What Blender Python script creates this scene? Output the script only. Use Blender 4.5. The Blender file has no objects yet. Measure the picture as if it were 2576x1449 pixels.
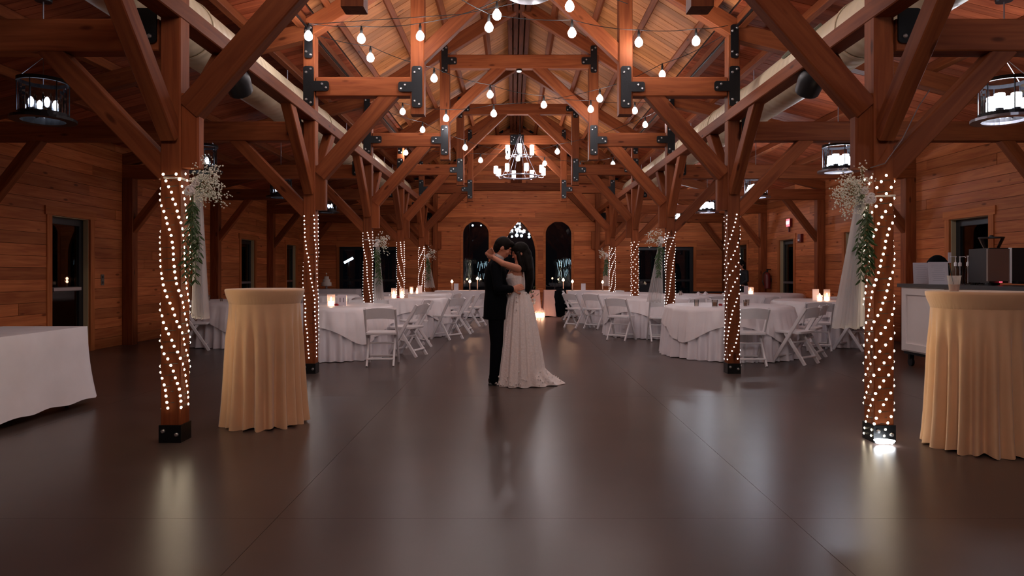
import bpy, bmesh, math, random
from mathutils import Vector, Matrix, Euler
random.seed(7)
PI = math.pi
SC = bpy.context.scene
COL = SC.collection

# ------------------------------------------------------------------ camera, world, exposure
CAMX, CAMZ, F = -0.105, 1.27, 1717.0
cd = bpy.data.cameras.new('camera')
cam = bpy.data.objects.new('camera', cd)
COL.objects.link(cam)
cam.location = (CAMX, 0, CAMZ)
cam.rotation_euler = (PI / 2, 0, 0)
cd.sensor_width = 36
cd.lens = F / 2576 * 36
cd.shift_x = (1288 - 1291) / 2576
cd.shift_y = (686 - 724.5) / 2576
cd.clip_end = 200
SC.camera = cam
W = bpy.data.worlds.new('night')
SC.world = W
W.use_nodes = True
W.node_tree.nodes['Background'].inputs[0].default_value = (0.25, 0.6, 1.0, 1)
W.node_tree.nodes['Background'].inputs[1].default_value = 0.0012
SC.view_settings.view_transform = 'Standard'
SC.view_settings.look = 'None'
SC.view_settings.exposure = 0.4
SC.view_settings.gamma = 1
SC.cycles.max_bounces = 8
SC.cycles.diffuse_bounces = 4
SC.cycles.sample_clamp_indirect = 4
SC.cycles.caustics_reflective = False
SC.cycles.caustics_refractive = False

# strength of every kind of lamp in the hall, added fill lamps too
S_BULB, S_LED, S_LED_FAR = 80.0, 18.0, 12.0
S_CHAND_FILL = 54.0  # added chandelier behind the camera, tuned as frontal fill
S_LANTERN_R, S_LANTERN_L, S_CHAND, S_CANDLE = 50.0, 12.0, 20.0, 32.0
S_LANTERN_FILL_L = 5.0  # added left lantern beside the camera, out of view
LAMP_WHITE = (1.0, 0.93, 0.94)
LED_WARM = (1.0, 0.83, 0.58)
LED_COOL = (1.0, 0.90, 0.86)

def px(x, y, Y):
    "world point seen at pixel x,y at distance Y"
    return Vector((CAMX + (x - 1291) * Y / F, Y, CAMZ + (686 - y) * Y / F))

# ------------------------------------------------------------------ materials
def newmat(name):
    m = bpy.data.materials.new(name); m.use_nodes = True
    nt = m.node_tree
    return m, nt, nt.nodes, nt.links, nt.nodes['Principled BSDF']

def setp(b, **k):
    for a, v in k.items():
        b.inputs[a.replace('_', ' ')].default_value = v

def plain(name, c, rough=.5, metal=0, noise=0, nscale=20, bump=0, sheen=0, **k):
    m, nt, N, L, b = newmat(name)
    b.inputs['Base Color'].default_value = (*c, 1)
    b.inputs['Roughness'].default_value = rough
    b.inputs['Metallic'].default_value = metal
    setp(b, **k)
    if noise or bump:
        tc = N.new('ShaderNodeTexCoord'); n = N.new('ShaderNodeTexNoise')
        n.inputs['Scale'].default_value = nscale; n.inputs['Detail'].default_value = 4
        L.new(tc.outputs['Object'], n.inputs['Vector'])
        if noise:
            r = N.new('ShaderNodeValToRGB')
            r.color_ramp.elements[0].color = (*[v * (1 - noise) for v in c], 1)
            r.color_ramp.elements[1].color = (*[min(1, v * (1 + noise)) for v in c], 1)
            r.color_ramp.elements[0].position = .3; r.color_ramp.elements[1].position = .7
            L.new(n.outputs[0], r.inputs[0]); L.new(r.outputs[0], b.inputs['Base Color'])
        if bump:
            bp = N.new('ShaderNodeBump'); bp.inputs['Strength'].default_value = bump
            bp.inputs['Distance'].default_value = .01
            L.new(n.outputs[0], bp.inputs['Height']); L.new(bp.outputs[0], b.inputs['Normal'])
    return m

def wood(name, light, dark, rough=.55, fine=16.0, knots=True):
    m, nt, N, L, b = newmat(name)
    tc = N.new('ShaderNodeTexCoord'); oi = N.new('ShaderNodeObjectInfo')
    off = N.new('ShaderNodeVectorMath'); off.operation = 'MULTIPLY_ADD'
    cr = N.new('ShaderNodeCombineXYZ')
    for i in range(3): L.new(oi.outputs['Random'], cr.inputs[i])
    off.inputs[1].default_value = (37, 11, 23)
    L.new(cr.outputs[0], off.inputs[0]); L.new(tc.outputs['Object'], off.inputs[2])
    mp = N.new('ShaderNodeMapping'); mp.inputs['Scale'].default_value = (.9, fine, fine)
    L.new(off.outputs[0], mp.inputs['Vector'])
    n1 = N.new('ShaderNodeTexNoise'); n1.inputs['Scale'].default_value = 1.6
    n1.inputs['Detail'].default_value = 5; n1.inputs['Distortion'].default_value = .8
    L.new(mp.outputs[0], n1.inputs['Vector'])
    r1 = N.new('ShaderNodeValToRGB')
    r1.color_ramp.elements[0].position = .30; r1.color_ramp.elements[1].position = .68
    r1.color_ramp.elements[0].color = (*dark, 1); r1.color_ramp.elements[1].color = (*light, 1)
    L.new(n1.outputs[0], r1.inputs[0])
    col = r1.outputs[0]
    if knots:
        mk = N.new('ShaderNodeMapping'); mk.inputs['Scale'].default_value = (1.5, 4.5, 4.5)
        L.new(off.outputs[0], mk.inputs['Vector'])
        v = N.new('ShaderNodeTexVoronoi'); v.inputs['Scale'].default_value = 1.3
        L.new(mk.outputs[0], v.inputs['Vector'])
        rk = N.new('ShaderNodeValToRGB')
        rk.color_ramp.elements[0].position = .07; rk.color_ramp.elements[1].position = .14
        rk.color_ramp.elements[0].color = (.28, .22, .2, 1); rk.color_ramp.elements[1].color = (1, 1, 1, 1)
        L.new(v.outputs['Distance'], rk.inputs[0])
        mx = N.new('ShaderNodeMix'); mx.data_type = 'RGBA'; mx.blend_type = 'MULTIPLY'
        mx.inputs['Factor'].default_value = .85
        L.new(col, mx.inputs['A']); L.new(rk.outputs[0], mx.inputs['B']); col = mx.outputs['Result']
    hv = N.new('ShaderNodeHueSaturation')
    mr = N.new('ShaderNodeMapRange'); mr.inputs['To Min'].default_value = .72; mr.inputs['To Max'].default_value = 1.22
    L.new(oi.outputs['Random'], mr.inputs['Value']); L.new(mr.outputs[0], hv.inputs['Value'])
    L.new(col, hv.inputs['Color']); L.new(hv.outputs[0], b.inputs['Base Color'])
    bp = N.new('ShaderNodeBump'); bp.inputs['Strength'].default_value = .25; bp.inputs['Distance'].default_value = .004
    L.new(n1.outputs[0], bp.inputs['Height']); L.new(bp.outputs[0], b.inputs['Normal'])
    b.inputs['Roughness'].default_value = rough
    return m

def glow(name, c, s, base=(.9, .9, .9)):
    m, nt, N, L, b = newmat(name)
    b.inputs['Base Color'].default_value = (*base, 1)
    b.inputs['Emission Color'].default_value = (*c, 1)
    b.inputs['Emission Strength'].default_value = s
    return m

def glass(name, tint=(.9, .95, 1), refl=1.45, rough=.02, body=0, bodycol=(.02, .03, .04)):
    "thin clear glass: see-through with a Fresnel reflection, optionally a faint tint of its own"
    m, nt, N, L, b = newmat(name)
    N.remove(b)
    out = N['Material Output']
    tr = N.new('ShaderNodeBsdfTransparent'); tr.inputs[0].default_value = (*tint, 1)
    gl = N.new('ShaderNodeBsdfGlossy'); gl.inputs['Roughness'].default_value = rough
    fr = N.new('ShaderNodeFresnel'); fr.inputs['IOR'].default_value = refl
    mx = N.new('ShaderNodeMixShader')
    L.new(fr.outputs[0], mx.inputs[0]); L.new(tr.outputs[0], mx.inputs[1]); L.new(gl.outputs[0], mx.inputs[2])
    L.new(mx.outputs[0], out.inputs[0])
    return m

def sheer(name, c, alpha):
    m, nt, N, L, b = newmat(name)
    N.remove(b); out = N['Material Output']
    tr = N.new('ShaderNodeBsdfTransparent')
    df = N.new('ShaderNodeBsdfDiffuse'); df.inputs[0].default_value = (*c, 1)
    tl = N.new('ShaderNodeBsdfTranslucent'); tl.inputs[0].default_value = (*c, 1)
    m1 = N.new('ShaderNodeMixShader'); m1.inputs[0].default_value = .4
    m2 = N.new('ShaderNodeMixShader'); m2.inputs[0].default_value = alpha
    L.new(df.outputs[0], m1.inputs[1]); L.new(tl.outputs[0], m1.inputs[2])
    L.new(tr.outputs[0], m2.inputs[1]); L.new(m1.outputs[0], m2.inputs[2]); L.new(m2.outputs[0], out.inputs[0])
    return m

M = {}
M['beam'] = wood('beam wood', (.27, .075, .024), (.17, .040, .014), .6, 12)
M['wall'] = wood('wall plank wood', (.60, .192, .066), (.40, .104, .037), .5, 14)
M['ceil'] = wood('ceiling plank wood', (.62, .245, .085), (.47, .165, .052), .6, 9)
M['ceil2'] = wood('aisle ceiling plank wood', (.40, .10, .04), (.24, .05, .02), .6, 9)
M['ceil'].node_tree.nodes['Principled BSDF'].inputs['Specular IOR Level'].default_value = .2
for _k in ('beam', 'wall', 'ceil2'): M[_k].node_tree.nodes['Principled BSDF'].inputs['Specular IOR Level'].default_value = .12
M['ridge'] = wood('shade-toned ridge timber', (.13, .035, .014), (.06, .016, .008), .7, 12)  # shade of the unlit roof peak put into the colour; king post shares it
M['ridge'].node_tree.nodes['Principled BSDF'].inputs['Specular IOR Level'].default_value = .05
M['trimwood'] = wood('trim wood', (.58, .19, .062), (.40, .11, .036), .6, 14, False)
M['trimwood'].node_tree.nodes['Principled BSDF'].inputs['Specular IOR Level'].default_value = .12
M['back'] = plain('dark wood backing', (.05, .016, .008), .8, noise=.3)
M['jamb'] = plain('pale door jamb paint', (.55, .42, .25), .5)
M['steel'] = plain('black steel', (.012, .013, .015), .38, .6, bump=.15, nscale=60)
M['bolt'] = plain('zinc bolt head', (.55, .55, .56), .3, .9)
M['duct'] = plain('tan spiral duct', (.62, .50, .34), .45, .1)
M['blackplastic'] = plain('black plastic', (.01, .01, .012), .4)
M['iron'] = plain('dark iron', (.02, .02, .024), .4, .5)
M['greymetal'] = plain('grey metal', (.35, .35, .40), .3, .8)
M['glass'] = glass('clear glass')
M['pane'] = glass('night window glass', (.75, .85, .9), 1.5, .015)
M['cloth'] = plain('white tablecloth', (.84, .80, .84), .85, noise=.05, nscale=3, bump=.1)
M['overlay'] = plain('satin overlay cloth', (.90, .85, .87), .42, noise=.04, nscale=3, bump=.05)
M['pinkcloth'] = plain('blush tablecloth', (.80, .52, .47), .6, noise=.06, nscale=3)
M['chair'] = plain('white resin', (.80, .77, .79), .42, noise=.03, nscale=8)
M['champagne'] = plain('champagne velvet', (.66, .40, .22), .7, noise=.10, nscale=2.5, bump=.08, Sheen_Weight=.5, Sheen_Roughness=.4)
M['suit'] = plain('navy black suit', (.0022, .0032, .0055), .9, Specular_IOR_Level=.12)
M['gown'] = None
M['skin'] = plain('skin', (.62, .27, .17), .55, Subsurface_Weight=.05)
M['hair'] = plain('dark brown hair', (.006, .004, .003), .6, bump=.15, nscale=80, Specular_IOR_Level=.12)
M['shoe'] = plain('black leather shoe', (.006, .006, .007), .3)
M['leaf'] = plain('green leaf', (.05, .10, .03), .5, noise=.3, nscale=30)
M['stem'] = plain('green stem', (.12, .16, .06), .6)
M['petal'] = plain('tiny white blossom', (.86, .84, .72), .7)
M['rose'] = plain('white rose', (.85, .78, .74), .6)
M['redflower'] = plain('red flower', (.45, .01, .02), .6)
M['sheer'] = sheer('sheer white drape', (.82, .79, .78), .55)
M['paper'] = plain('white paper', (.74, .70, .76), .7)
M['ink'] = plain('dark ink', (.08, .07, .09), .7)
M['wax'] = plain('candle wax', (.85, .62, .5), .6)
M['cable'] = plain('black cable', (.008, .008, .008), .6)
M['ledwire'] = plain('dark brown wire', (.035, .02, .010), .5, .2)
M['barwhite'] = plain('white painted panel', (.84, .76, .74), .5, noise=.03, nscale=2)
M['counter'] = plain('dark countertop', (.045, .045, .05), .3)
M['stainless'] = plain('brushed stainless steel', (.35, .34, .33), .28, .9)
M['cake'] = plain('white icing', (.75, .68, .62), .6)
M['drink'] = plain('iced coffee', (.50, .27, .16), .3)
M['cupp'] = glass('clear plastic cup', (.88, .85, .82), 1.35, .1)
M['syrup'] = plain('amber syrup', (.10, .05, .03), .2)
M['red'] = plain('red enamel', (.14, .008, .008), .4)
M['greyplate'] = plain('grey switch plate', (.10, .08, .07), .4)
M['bulb'] = glow('string light bulb glow', LAMP_WHITE, S_BULB)
M['bulboff'] = glow('dim string light bulb', LAMP_WHITE, 1.5)
M['led'] = glow('warm fairy light glow', LED_WARM, S_LED)
M['ledfar'] = glow('white fairy light glow', LED_COOL, S_LED_FAR)
M['lanR'] = glow('lantern shade glow', (.93, .93, 1), S_LANTERN_R)
M['lanL'] = glow('dim lantern bulb glow', (.85, .88, 1), S_LANTERN_L)
M['lanfillL'] = glow('added fill lantern glow', LAMP_WHITE, S_LANTERN_FILL_L)
M['chand'] = glow('chandelier shade glow', (1, .94, .98), S_CHAND)
M['chandfill'] = glow('added fill chandelier glow', (1, .92, .94), S_CHAND_FILL)
M['tail'] = glow('bright coil of fairy lights', (.9, .95, 1), 14)
M['flame'] = glow('candle flame', (1.0, .55, .32), S_CANDLE)
M['candleglow'] = glow('lit candle top', (1.0, .62, .42), 3.0)
M['exit'] = glow('red exit sign face', (1.0, .03, .05), 3.0)
M['exitpale'] = glow('exit sign letters', (1.0, .55, .55), 4.0)
M['redled'] = glow('red pilot lamp', (1, .02, .05), 3)
M['outdoor'] = glow('outdoor bulb glow', (.85, .9, 1), 6)
M['glint'] = glow('window reflection glint', (.75, .9, .95), .8)  # glow standing for reflections in the window glass
M['spot'] = glow('small downlight', (1, .9, .88), 3)
M['jarglass'] = sheer('softly frosted jar glass', (.85, .72, .70), .22)
M['cupfrost'] = sheer('cloudy plastic', (.8, .76, .74), .28)

def floor_mat():
    m, nt, N, L, b = newmat('stained concrete')
    tc = N.new('ShaderNodeTexCoord')
    geo = N.new('ShaderNodeNewGeometry')
    n = N.new('ShaderNodeTexNoise'); n.inputs['Scale'].default_value = .9; n.inputs['Detail'].default_value = 6
    L.new(geo.outputs['Position'], n.inputs['Vector'])
    r = N.new('ShaderNodeValToRGB')
    r.color_ramp.elements[0].position = .35; r.color_ramp.elements[1].position = .68
    r.color_ramp.elements[0].color = (.062, .042, .036, 1); r.color_ramp.elements[1].color = (.086, .060, .051, 1)
    L.new(n.outputs[0], r.inputs[0]); L.new(r.outputs[0], b.inputs['Base Color'])
    b.inputs['Roughness'].default_value = .29
    b.inputs['Specular IOR Level'].default_value = .29
    b.inputs['Specular Tint'].default_value = (1, .86, .80, 1)
    return m
M['floor'] = floor_mat()

def gown_mat():
    m, nt, N, L, b = newmat('ivory lace gown')
    tc = N.new('ShaderNodeTexCoord')
    v = N.new('ShaderNodeTexVoronoi'); v.inputs['Scale'].default_value = 48
    L.new(tc.outputs['Object'], v.inputs['Vector'])
    sx = N.new('ShaderNodeSeparateXYZ'); L.new(tc.outputs['Object'], sx.inputs[0])
    r = N.new('ShaderNodeValToRGB')
    r.color_ramp.elements[0].position = .1; r.color_ramp.elements[1].position = .6
    r.color_ramp.elements[0].color = (.92, .86, .84, 1); r.color_ramp.elements[1].color = (.86, .79, .76, 1)
    L.new(v.outputs['Distance'], r.inputs[0]); L.new(r.outputs[0], b.inputs['Base Color'])
    bp = N.new('ShaderNodeBump'); bp.inputs['Strength'].default_value = .5; bp.inputs['Distance'].default_value = .006
    L.new(v.outputs['Distance'], bp.inputs['Height']); L.new(bp.outputs[0], b.inputs['Normal'])
    b.inputs['Roughness'].default_value = .7
    return m
M['gown'] = gown_mat()

def duct_mat():
    m = M['duct']; nt = m.node_tree; N = nt.nodes; L = nt.links; b = N['Principled BSDF']
    tc = N.new('ShaderNodeTexCoord'); w = N.new('ShaderNodeTexWave')
    w.bands_direction = 'X'; w.inputs['Scale'].default_value = 2.2
    L.new(tc.outputs['Object'], w.inputs['Vector'])
    bp = N.new('ShaderNodeBump'); bp.inputs['Strength'].default_value = .35; bp.inputs['Distance'].default_value = .02
    L.new(w.outputs[0], bp.inputs['Height']); L.new(bp.outputs[0], b.inputs['Normal'])
duct_mat()

# ------------------------------------------------------------------ mesh building
class MB:
    def __init__(s): s.v = []; s.f = []; s.T = None
    def add(s, vs, fs):
        o = len(s.v)
        if s.T: vs = [s.T @ Vector(p) for p in vs]
        s.v += [tuple(p) for p in vs]; s.f += [tuple(i + o for i in q) for q in fs]
        return s
    def box(s, x0, x1, y0, y1, z0, z1):
        return s.add([(x0, y0, z0), (x1, y0, z0), (x1, y1, z0), (x0, y1, z0), (x0, y0, z1), (x1, y0, z1), (x1, y1, z1), (x0, y1, z1)],
                     [(0, 3, 2, 1), (4, 5, 6, 7), (0, 1, 5, 4), (1, 2, 6, 5), (2, 3, 7, 6), (3, 0, 4, 7)])
    def cbox(s, x0, x1, y0, y1, z0, z1, c=.01):
        "box with chamfered long edges (octagonal section along x)"
        sec = [(y0 + c, z0), (y1 - c, z0), (y1, z0 + c), (y1, z1 - c), (y1 - c, z1), (y0 + c, z1), (y0, z1 - c), (y0, z0 + c)]
        return s.loft([[(x, y, z) for y, z in sec] for x in (x0, x1)])
    def loft(s, rings, caps=True, closed=True):
        n = len(rings[0]); vs = [p for r in rings for p in r]; fs = []
        for i in range(len(rings) - 1):
            for j in range(n if closed else n - 1):
                k = (j + 1) % n
                fs.append((i * n + j, i * n + k, (i + 1) * n + k, (i + 1) * n + j))
        if caps:
            fs.append(tuple(range(n - 1, -1, -1))); fs.append(tuple((len(rings) - 1) * n + j for j in range(n)))
        return s.add(vs, fs)
    def lathe(s, prof, n=16, cx=0, cy=0, caps=True):
        return s.loft([[(cx + r * math.cos(2 * PI * j / n), cy + r * math.sin(2 * PI * j / n), z) for j in range(n)] for r, z in prof], caps)
    def tube(s, pts, rad, n=8, ref=(0, 0, 1), caps=True):
        pts = [Vector(p) for p in pts]; rings = []
        ref = Vector(ref)
        for i, p in enumerate(pts):
            d = (pts[min(i + 1, len(pts) - 1)] - pts[max(i - 1, 0)]).normalized()
            a = ref - d * ref.dot(d)
            if a.length < .05: a = Vector((1, 0, 0)) - d * d.x
            if a.length < .05: a = Vector((0, 1, 0)) - d * d.y
            a.normalize(); b = d.cross(a)
            r = rad[i] if isinstance(rad, list) else rad
            ra, rb = r if isinstance(r, tuple) else (r, r)
            rings.append([tuple(p + a * (ra * math.sin(2 * PI * j / n)) + b * (rb * math.cos(2 * PI * j / n))) for j in range(n)])
        return s.loft(rings, caps)
    def ball(s, c, r, n=8, m=6):
        rx, ry, rz = r if isinstance(r, tuple) else (r, r, r)
        rings = []
        for i in range(m + 1):
            t = PI * (i + .0) / m
            t = max(.12, min(PI - .12, t))
            rings.append([(c[0] + rx * math.sin(t) * math.cos(2 * PI * j / n), c[1] + ry * math.sin(t) * math.sin(2 * PI * j / n), c[2] - rz * math.cos(t)) for j in range(n)])
        return s.loft(rings)
    def octa(s, c, r):
        x, y, z = c
        return s.add([(x + r, y, z), (x, y + r, z), (x - r, y, z), (x, y - r, z), (x, y, z + r), (x, y, z - r)],
                     [(0, 1, 4), (1, 2, 4), (2, 3, 4), (3, 0, 4), (1, 0, 5), (2, 1, 5), (3, 2, 5), (0, 3, 5)])
    def mesh(s, name='m', smooth=False):
        me = bpy.data.meshes.new(name); me.from_pydata(s.v, [], s.f)
        if smooth:
            me.polygons.foreach_set('use_smooth', [True] * len(me.polygons))
            if smooth != 'all':
                me.update()
                try: me.set_sharp_from_angle(angle=math.radians(50))
                except Exception: pass
        me.update()
        return me

WM = {}          # world matrices of parents
def link(name, data, mat=None, parent=None, world=None, kind=None, label=None):
    o = bpy.data.objects.new(name, data)
    COL.objects.link(o)
    if mat is not None and data is not None and len(data.materials) == 0: data.materials.append(mat)
    world = world if world is not None else Matrix.Identity(4)
    WM[o.name] = world
    if parent is not None:
        o.parent = parent
        o.matrix_basis = WM[parent.name].inverted() @ world
    else:
        o.matrix_basis = world
    if kind: o['kind'] = kind
    if label: o['label'] = label
    return o
def T(x=0, y=0, z=0): return Matrix.Translation((x, y, z))
def RZ(a): return Matrix.Rotation(a, 4, 'Z')
def tag(o, label, cat, group=None, kind=None):
    o['label'] = label; o['category'] = cat
    if group: o['group'] = group
    if kind: o['kind'] = kind
    return o
def thing(name, label, cat, world=None, group=None, kind=None):
    o = link(name, None, None, None, world)
    o.empty_display_size = .1
    return tag(o, label, cat, group, kind)
def struct(name, world=None, label=None, data=None, mat=None):
    o = link(name, data, mat, None, world, 'structure', label)
    o['category'] = name.split('_')[0]
    return o
def part(name, mb, mat, parent, world=None, smooth=False, label=None, kind=None):
    "mb in the parent's local frame unless world is given"
    return link(name, mb.mesh(name, smooth) if isinstance(mb, MB) else mb, mat, parent, WM[parent.name] if world is None else world, kind, label)
def dup(o, world, parent=None):
    c = o.copy(); COL.objects.link(c)
    WM[c.name] = world
    if parent is None: c.matrix_basis = world
    else: c.parent = parent
    for ch in o.children:
        d = ch.copy(); COL.objects.link(d); d.parent = c
        WM[d.name] = world @ ch.matrix_basis
        for g in ch.children:
            e = g.copy(); COL.objects.link(e); e.parent = d
            WM[e.name] = world @ ch.matrix_basis @ g.matrix_basis
    return c

_bc = {}
def frame(p0, p1, up=(0, 0, 1)):
    p0, p1 = Vector(p0), Vector(p1)
    x = (p1 - p0).normalized(); u = Vector(up)
    y = u.cross(x)
    if y.length < 1e-4: y = Vector((0, 1, 0)).cross(x)
    if y.length < 1e-4: y = Vector((1, 0, 0)).cross(x)
    y.normalize(); z = x.cross(y)
    m = Matrix.Identity(4)
    for i in range(3): m[i][0] = x[i]; m[i][1] = y[i]; m[i][2] = z[i]; m[i][3] = (p0[i] + p1[i]) / 2
    return m, (p1 - p0).length
def beam(name, p0, p1, w, h, parent, mat='beam', up=(0, 0, 1), c=.008, label=None):
    "timber from p0 to p1 (axis), width w across, depth h along up; the grain follows its length"
    m, L = frame(p0, p1, up)
    k = (round(L, 3), w, h, mat)
    if k not in _bc:
        _bc[k] = MB().cbox(-L / 2, L / 2, -w / 2, w / 2, -h / 2, h / 2, c).mesh(name)
    return link(name, _bc[k], M[mat], parent, m, None, label)
# ------------------------------------------------------------------ hall dimensions
A = 2.67                 # half spacing of the nave posts
HB = 1.31                # hammer post
TY = [5.18, 8.65, 12.08, 15.57, 19.13]
YB, YF, XW = 22.6, -3.0, 7.0
def zr(x): return 5.89 - .62 * abs(x)
def za(x): return 4.22 - .25 * (abs(x) - A)
DECK = .38
DOORC = [10.62, 14.12, 17.7, 21.15, 7.1, 3.4]
DW, DH = .46, 2.13

# ------------------------------------------------------------------ floor
fl = struct('floor', None, 'dark brown polished concrete floor', MB().box(-XW - .2, XW + .2, YF - .2, YB + .2, -.3, -.005).mesh('floor'), M['floor'])
xs = [-XW, -4.0, -1.33, 1.33, 4.0, XW]
ys = [YF, .04, 3.53, 7.02, 10.5, 14.0, 17.5, 21.0, YB]
for i in range(5):
    for j in range(8):
        g = .0012
        cx, cy = (xs[i] + xs[i + 1]) / 2, (ys[j] + ys[j + 1]) / 2
        w, d = (xs[i + 1] - xs[i]) / 2 - g, (ys[j + 1] - ys[j]) / 2 - g
        part('slab', MB().box(-w, w, -d, d, -.02, 0), M['floor'], fl, T(cx, cy, 0))

gd = struct('ground', None, 'dark lawn outside the gable windows', MB().box(-20, 20, YB + .2, 45, -.3, -.05).mesh('ground'), plain('night lawn', (.01, .015, .006), .9, noise=.4))
# ------------------------------------------------------------------ plank-clad walls
def arch_x(kind, c, hw, spring, top, z):
    "half opening width at height z, None above the top"
    if z <= spring: return hw
    if z >= top: return None
    if kind == 'round':
        t = (z - spring) / (top - spring); return hw * math.sqrt(max(0, 1 - t * t))
    h = top - spring; R = (hw * hw + h * h) / (2 * hw)
    return math.sqrt(max(0, R * R - (z - spring) ** 2)) - (R - hw)
ARCH = [('round', -1.34, .43, 2.54, 2.97), ('gothic', .105, .53, 1.87, 2.99), ('round', 1.395, .43, 2.54, 2.97)]

def planks(parent, origin, u, nrm, L, H, ht, rects, arches=(), lim=None, seed=1, jl=(2.4, 3.8)):
    rnd = random.Random(seed)
    u = Vector(u); n = Vector(nrm); o = Vector(origin); cnt = 0
    nrow = int(round(H / ht)); z = 0
    for r in range(nrow):
        z0, z1 = r * ht, (r + 1) * ht; zm = (z0 + z1) / 2
        lo, hi = 0, L
        if lim:
            a = lim(zm)
            if a is None: continue
            lo, hi = a
        cuts = []
        for (a, b, c, d) in rects:
            if c < zm < d: cuts.append((a, a, b, b))
        for (k, c, hw, sp, tp) in arches:
            if zm < tp:
                wb = arch_x(k, c, hw, sp, tp, z0) or 0; wt = arch_x(k, c, hw, sp, tp, min(z1, tp - .001)) or 0
                cc = c + XW
                cuts.append((cc - wb, cc - wt, cc + wt, cc + wb))
        cuts.sort()
        segs = []; s = (lo, lo)
        for (ab, at, bt, bb) in cuts:
            segs.append((s, (ab, at))); s = (bb, bt)
        segs.append((s, (hi, hi)))
        for (s0, s1) in segs:
            if min(s1) - max(s0) < .02: continue
            js = [s0]; p = max(s0) + rnd.uniform(.8, jl[1])
            while p < min(s1) - .6:
                js.append((p, p)); p += rnd.uniform(*jl)
            js.append(s1)
            for a, b in zip(js[:-1], js[1:]):
                g = .002; t = .019 + rnd.uniform(-.0035, .0035)
                mid = (a[0] + b[0]) / 2
                x0b, x0t, x1b, x1t = a[0] - mid + g, a[1] - mid + g, b[0] - mid - g, b[1] - mid - g
                zz0, zz1 = -ht / 2 + .0025, ht / 2 - .0025
                vs = [(x0b, 0, zz0), (x1b, 0, zz0), (x1t, 0, zz1), (x0t, 0, zz1), (x0b, t, zz0), (x1b, t, zz0), (x1t, t, zz1), (x0t, t, zz1)]
                mb = MB().add(vs, [(0, 1, 2, 3), (7, 6, 5, 4), (0, 4, 5, 1), (1, 5, 6, 2), (2, 6, 7, 3), (3, 7, 4, 0)])
                m = Matrix.Identity(4); w = o + u * mid + Vector((0, 0, zm))
                for i in range(3): m[i][0] = u[i]; m[i][1] = n[i]; m[i][2] = (0, 0, 1)[i]; m[i][3] = w[i]
                part('plank', mb, M['wall'], parent, m); cnt += 1
    return cnt

def wall_boxes(mb, along, fixed, lo, hi, H, rects):
    "solid wall with rectangular openings; along = 'x' or 'y'"
    def bx(a, b, z0, z1):
        if along == 'y': mb.box(fixed[0], fixed[1], a, b, z0, z1)
        else: mb.box(a, b, fixed[0], fixed[1], z0, z1)
    p = lo
    for (a, b, h) in sorted(rects):
        bx(p, a, 0, H); bx(a, b, h, H); p = b
    bx(p, hi, 0, H)
    return mb
HW = 3.48
drect = [(c - DW, c + DW, DH) for c in DOORC]
for side, nm in ((-1, 'wall_left'), (1, 'wall_right')):
    fx = (side * XW, side * (XW + .14)) if side > 0 else (-(XW + .14), -XW)
    w = struct(nm, T(0, 0, 0), 'stained pine plank wall of the %s aisle' % nm[5:], wall_boxes(MB(), 'y', fx, YF, YB, HW, drect).mesh(nm), M['back'])
    planks(w, (side * XW, YF, 0), (0, 1, 0), (-side, 0, 0), YB - YF, HW, .168, [(a - YF, b - YF, -1, h) for a, b, h in drect], seed=3 + side, jl=(2.6, 4.4))
# back wall: boxes with the door holes, and the three arched openings cut row by row
wb = MB()
BD = [(-5.86, -3.92), (3.98, 5.86)]
for a, b in [(-XW, -5.86), (5.86, XW), (-3.92, -1.78), (-.90, -.43), (.64, .955), (1.835, 3.98)]:
    wb.box(a, b, YB, YB + .14, 0, 3.0)
for a, b in BD: wb.box(a, b, YB, YB + .14, DH, 3.0)
for (k, c, hw, sp, tp) in ARCH:
    n = 14
    for i in range(n):
        z0, z1 = sp + (3.0 - sp) * i / n, sp + (3.0 - sp) * (i + 1) / n
        e = (arch_x(k, c, hw, sp, tp, z0) or 0)
        lo, hi = c - hw - .012, c + hw + .012
        wb.box(lo, c - e - .004, YB, YB + .14, z0, z1); wb.box(c + e + .004, hi, YB, YB + .14, z0, z1)
wb.box(-XW, XW, YB, YB + .14, 3.0, 3.5)
for i in range(14):
    z0, z1 = 3.5 + i * .2, 3.7 + i * .2
    e = (6.35 - z1) / .62 if z0 > 4.55 else A + (4.6 - z1) / .25
    e = min(XW, max(.15, e)); wb.box(-e, e, YB, YB + .14, z0, z1)
wbk = struct('wall_back', None, 'plank gable wall with three arched windows at the far end', wb.mesh('wall_back'), M['back'])
def glim(z):
    if z < 3.45: return (0, 2 * XW)
    if z < 4.58: e = A + (4.56 - z) / .25
    else: e = (6.24 - z) / .62
    e = min(XW, e)
    return None if e < .1 else (XW - e, XW + e)
planks(wbk, (-XW, YB, 0), (1, 0, 0), (0, -1, 0), 2 * XW, 6.2, .155, [(a + XW, b + XW, -1, DH) for a, b in BD], ARCH, glim, seed=9, jl=(3.0, 4.6))
wf = struct('wall_front', None, 'plank wall behind the camera', MB().box(-XW, XW, YF - .14, YF, 0, 4.2).mesh('wf'), M['back'])
wf.data.vertices[0].co  # solid slab
gf = MB().add([(-XW, YF - .05, 3.4), (XW, YF - .05, 3.4), (A, YF - .05, 4.6), (0, YF - .05, 6.3), (-A, YF - .05, 4.6)], [(0, 1, 2, 3, 4)])
part('gable', gf, M['wall'], wf)

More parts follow.
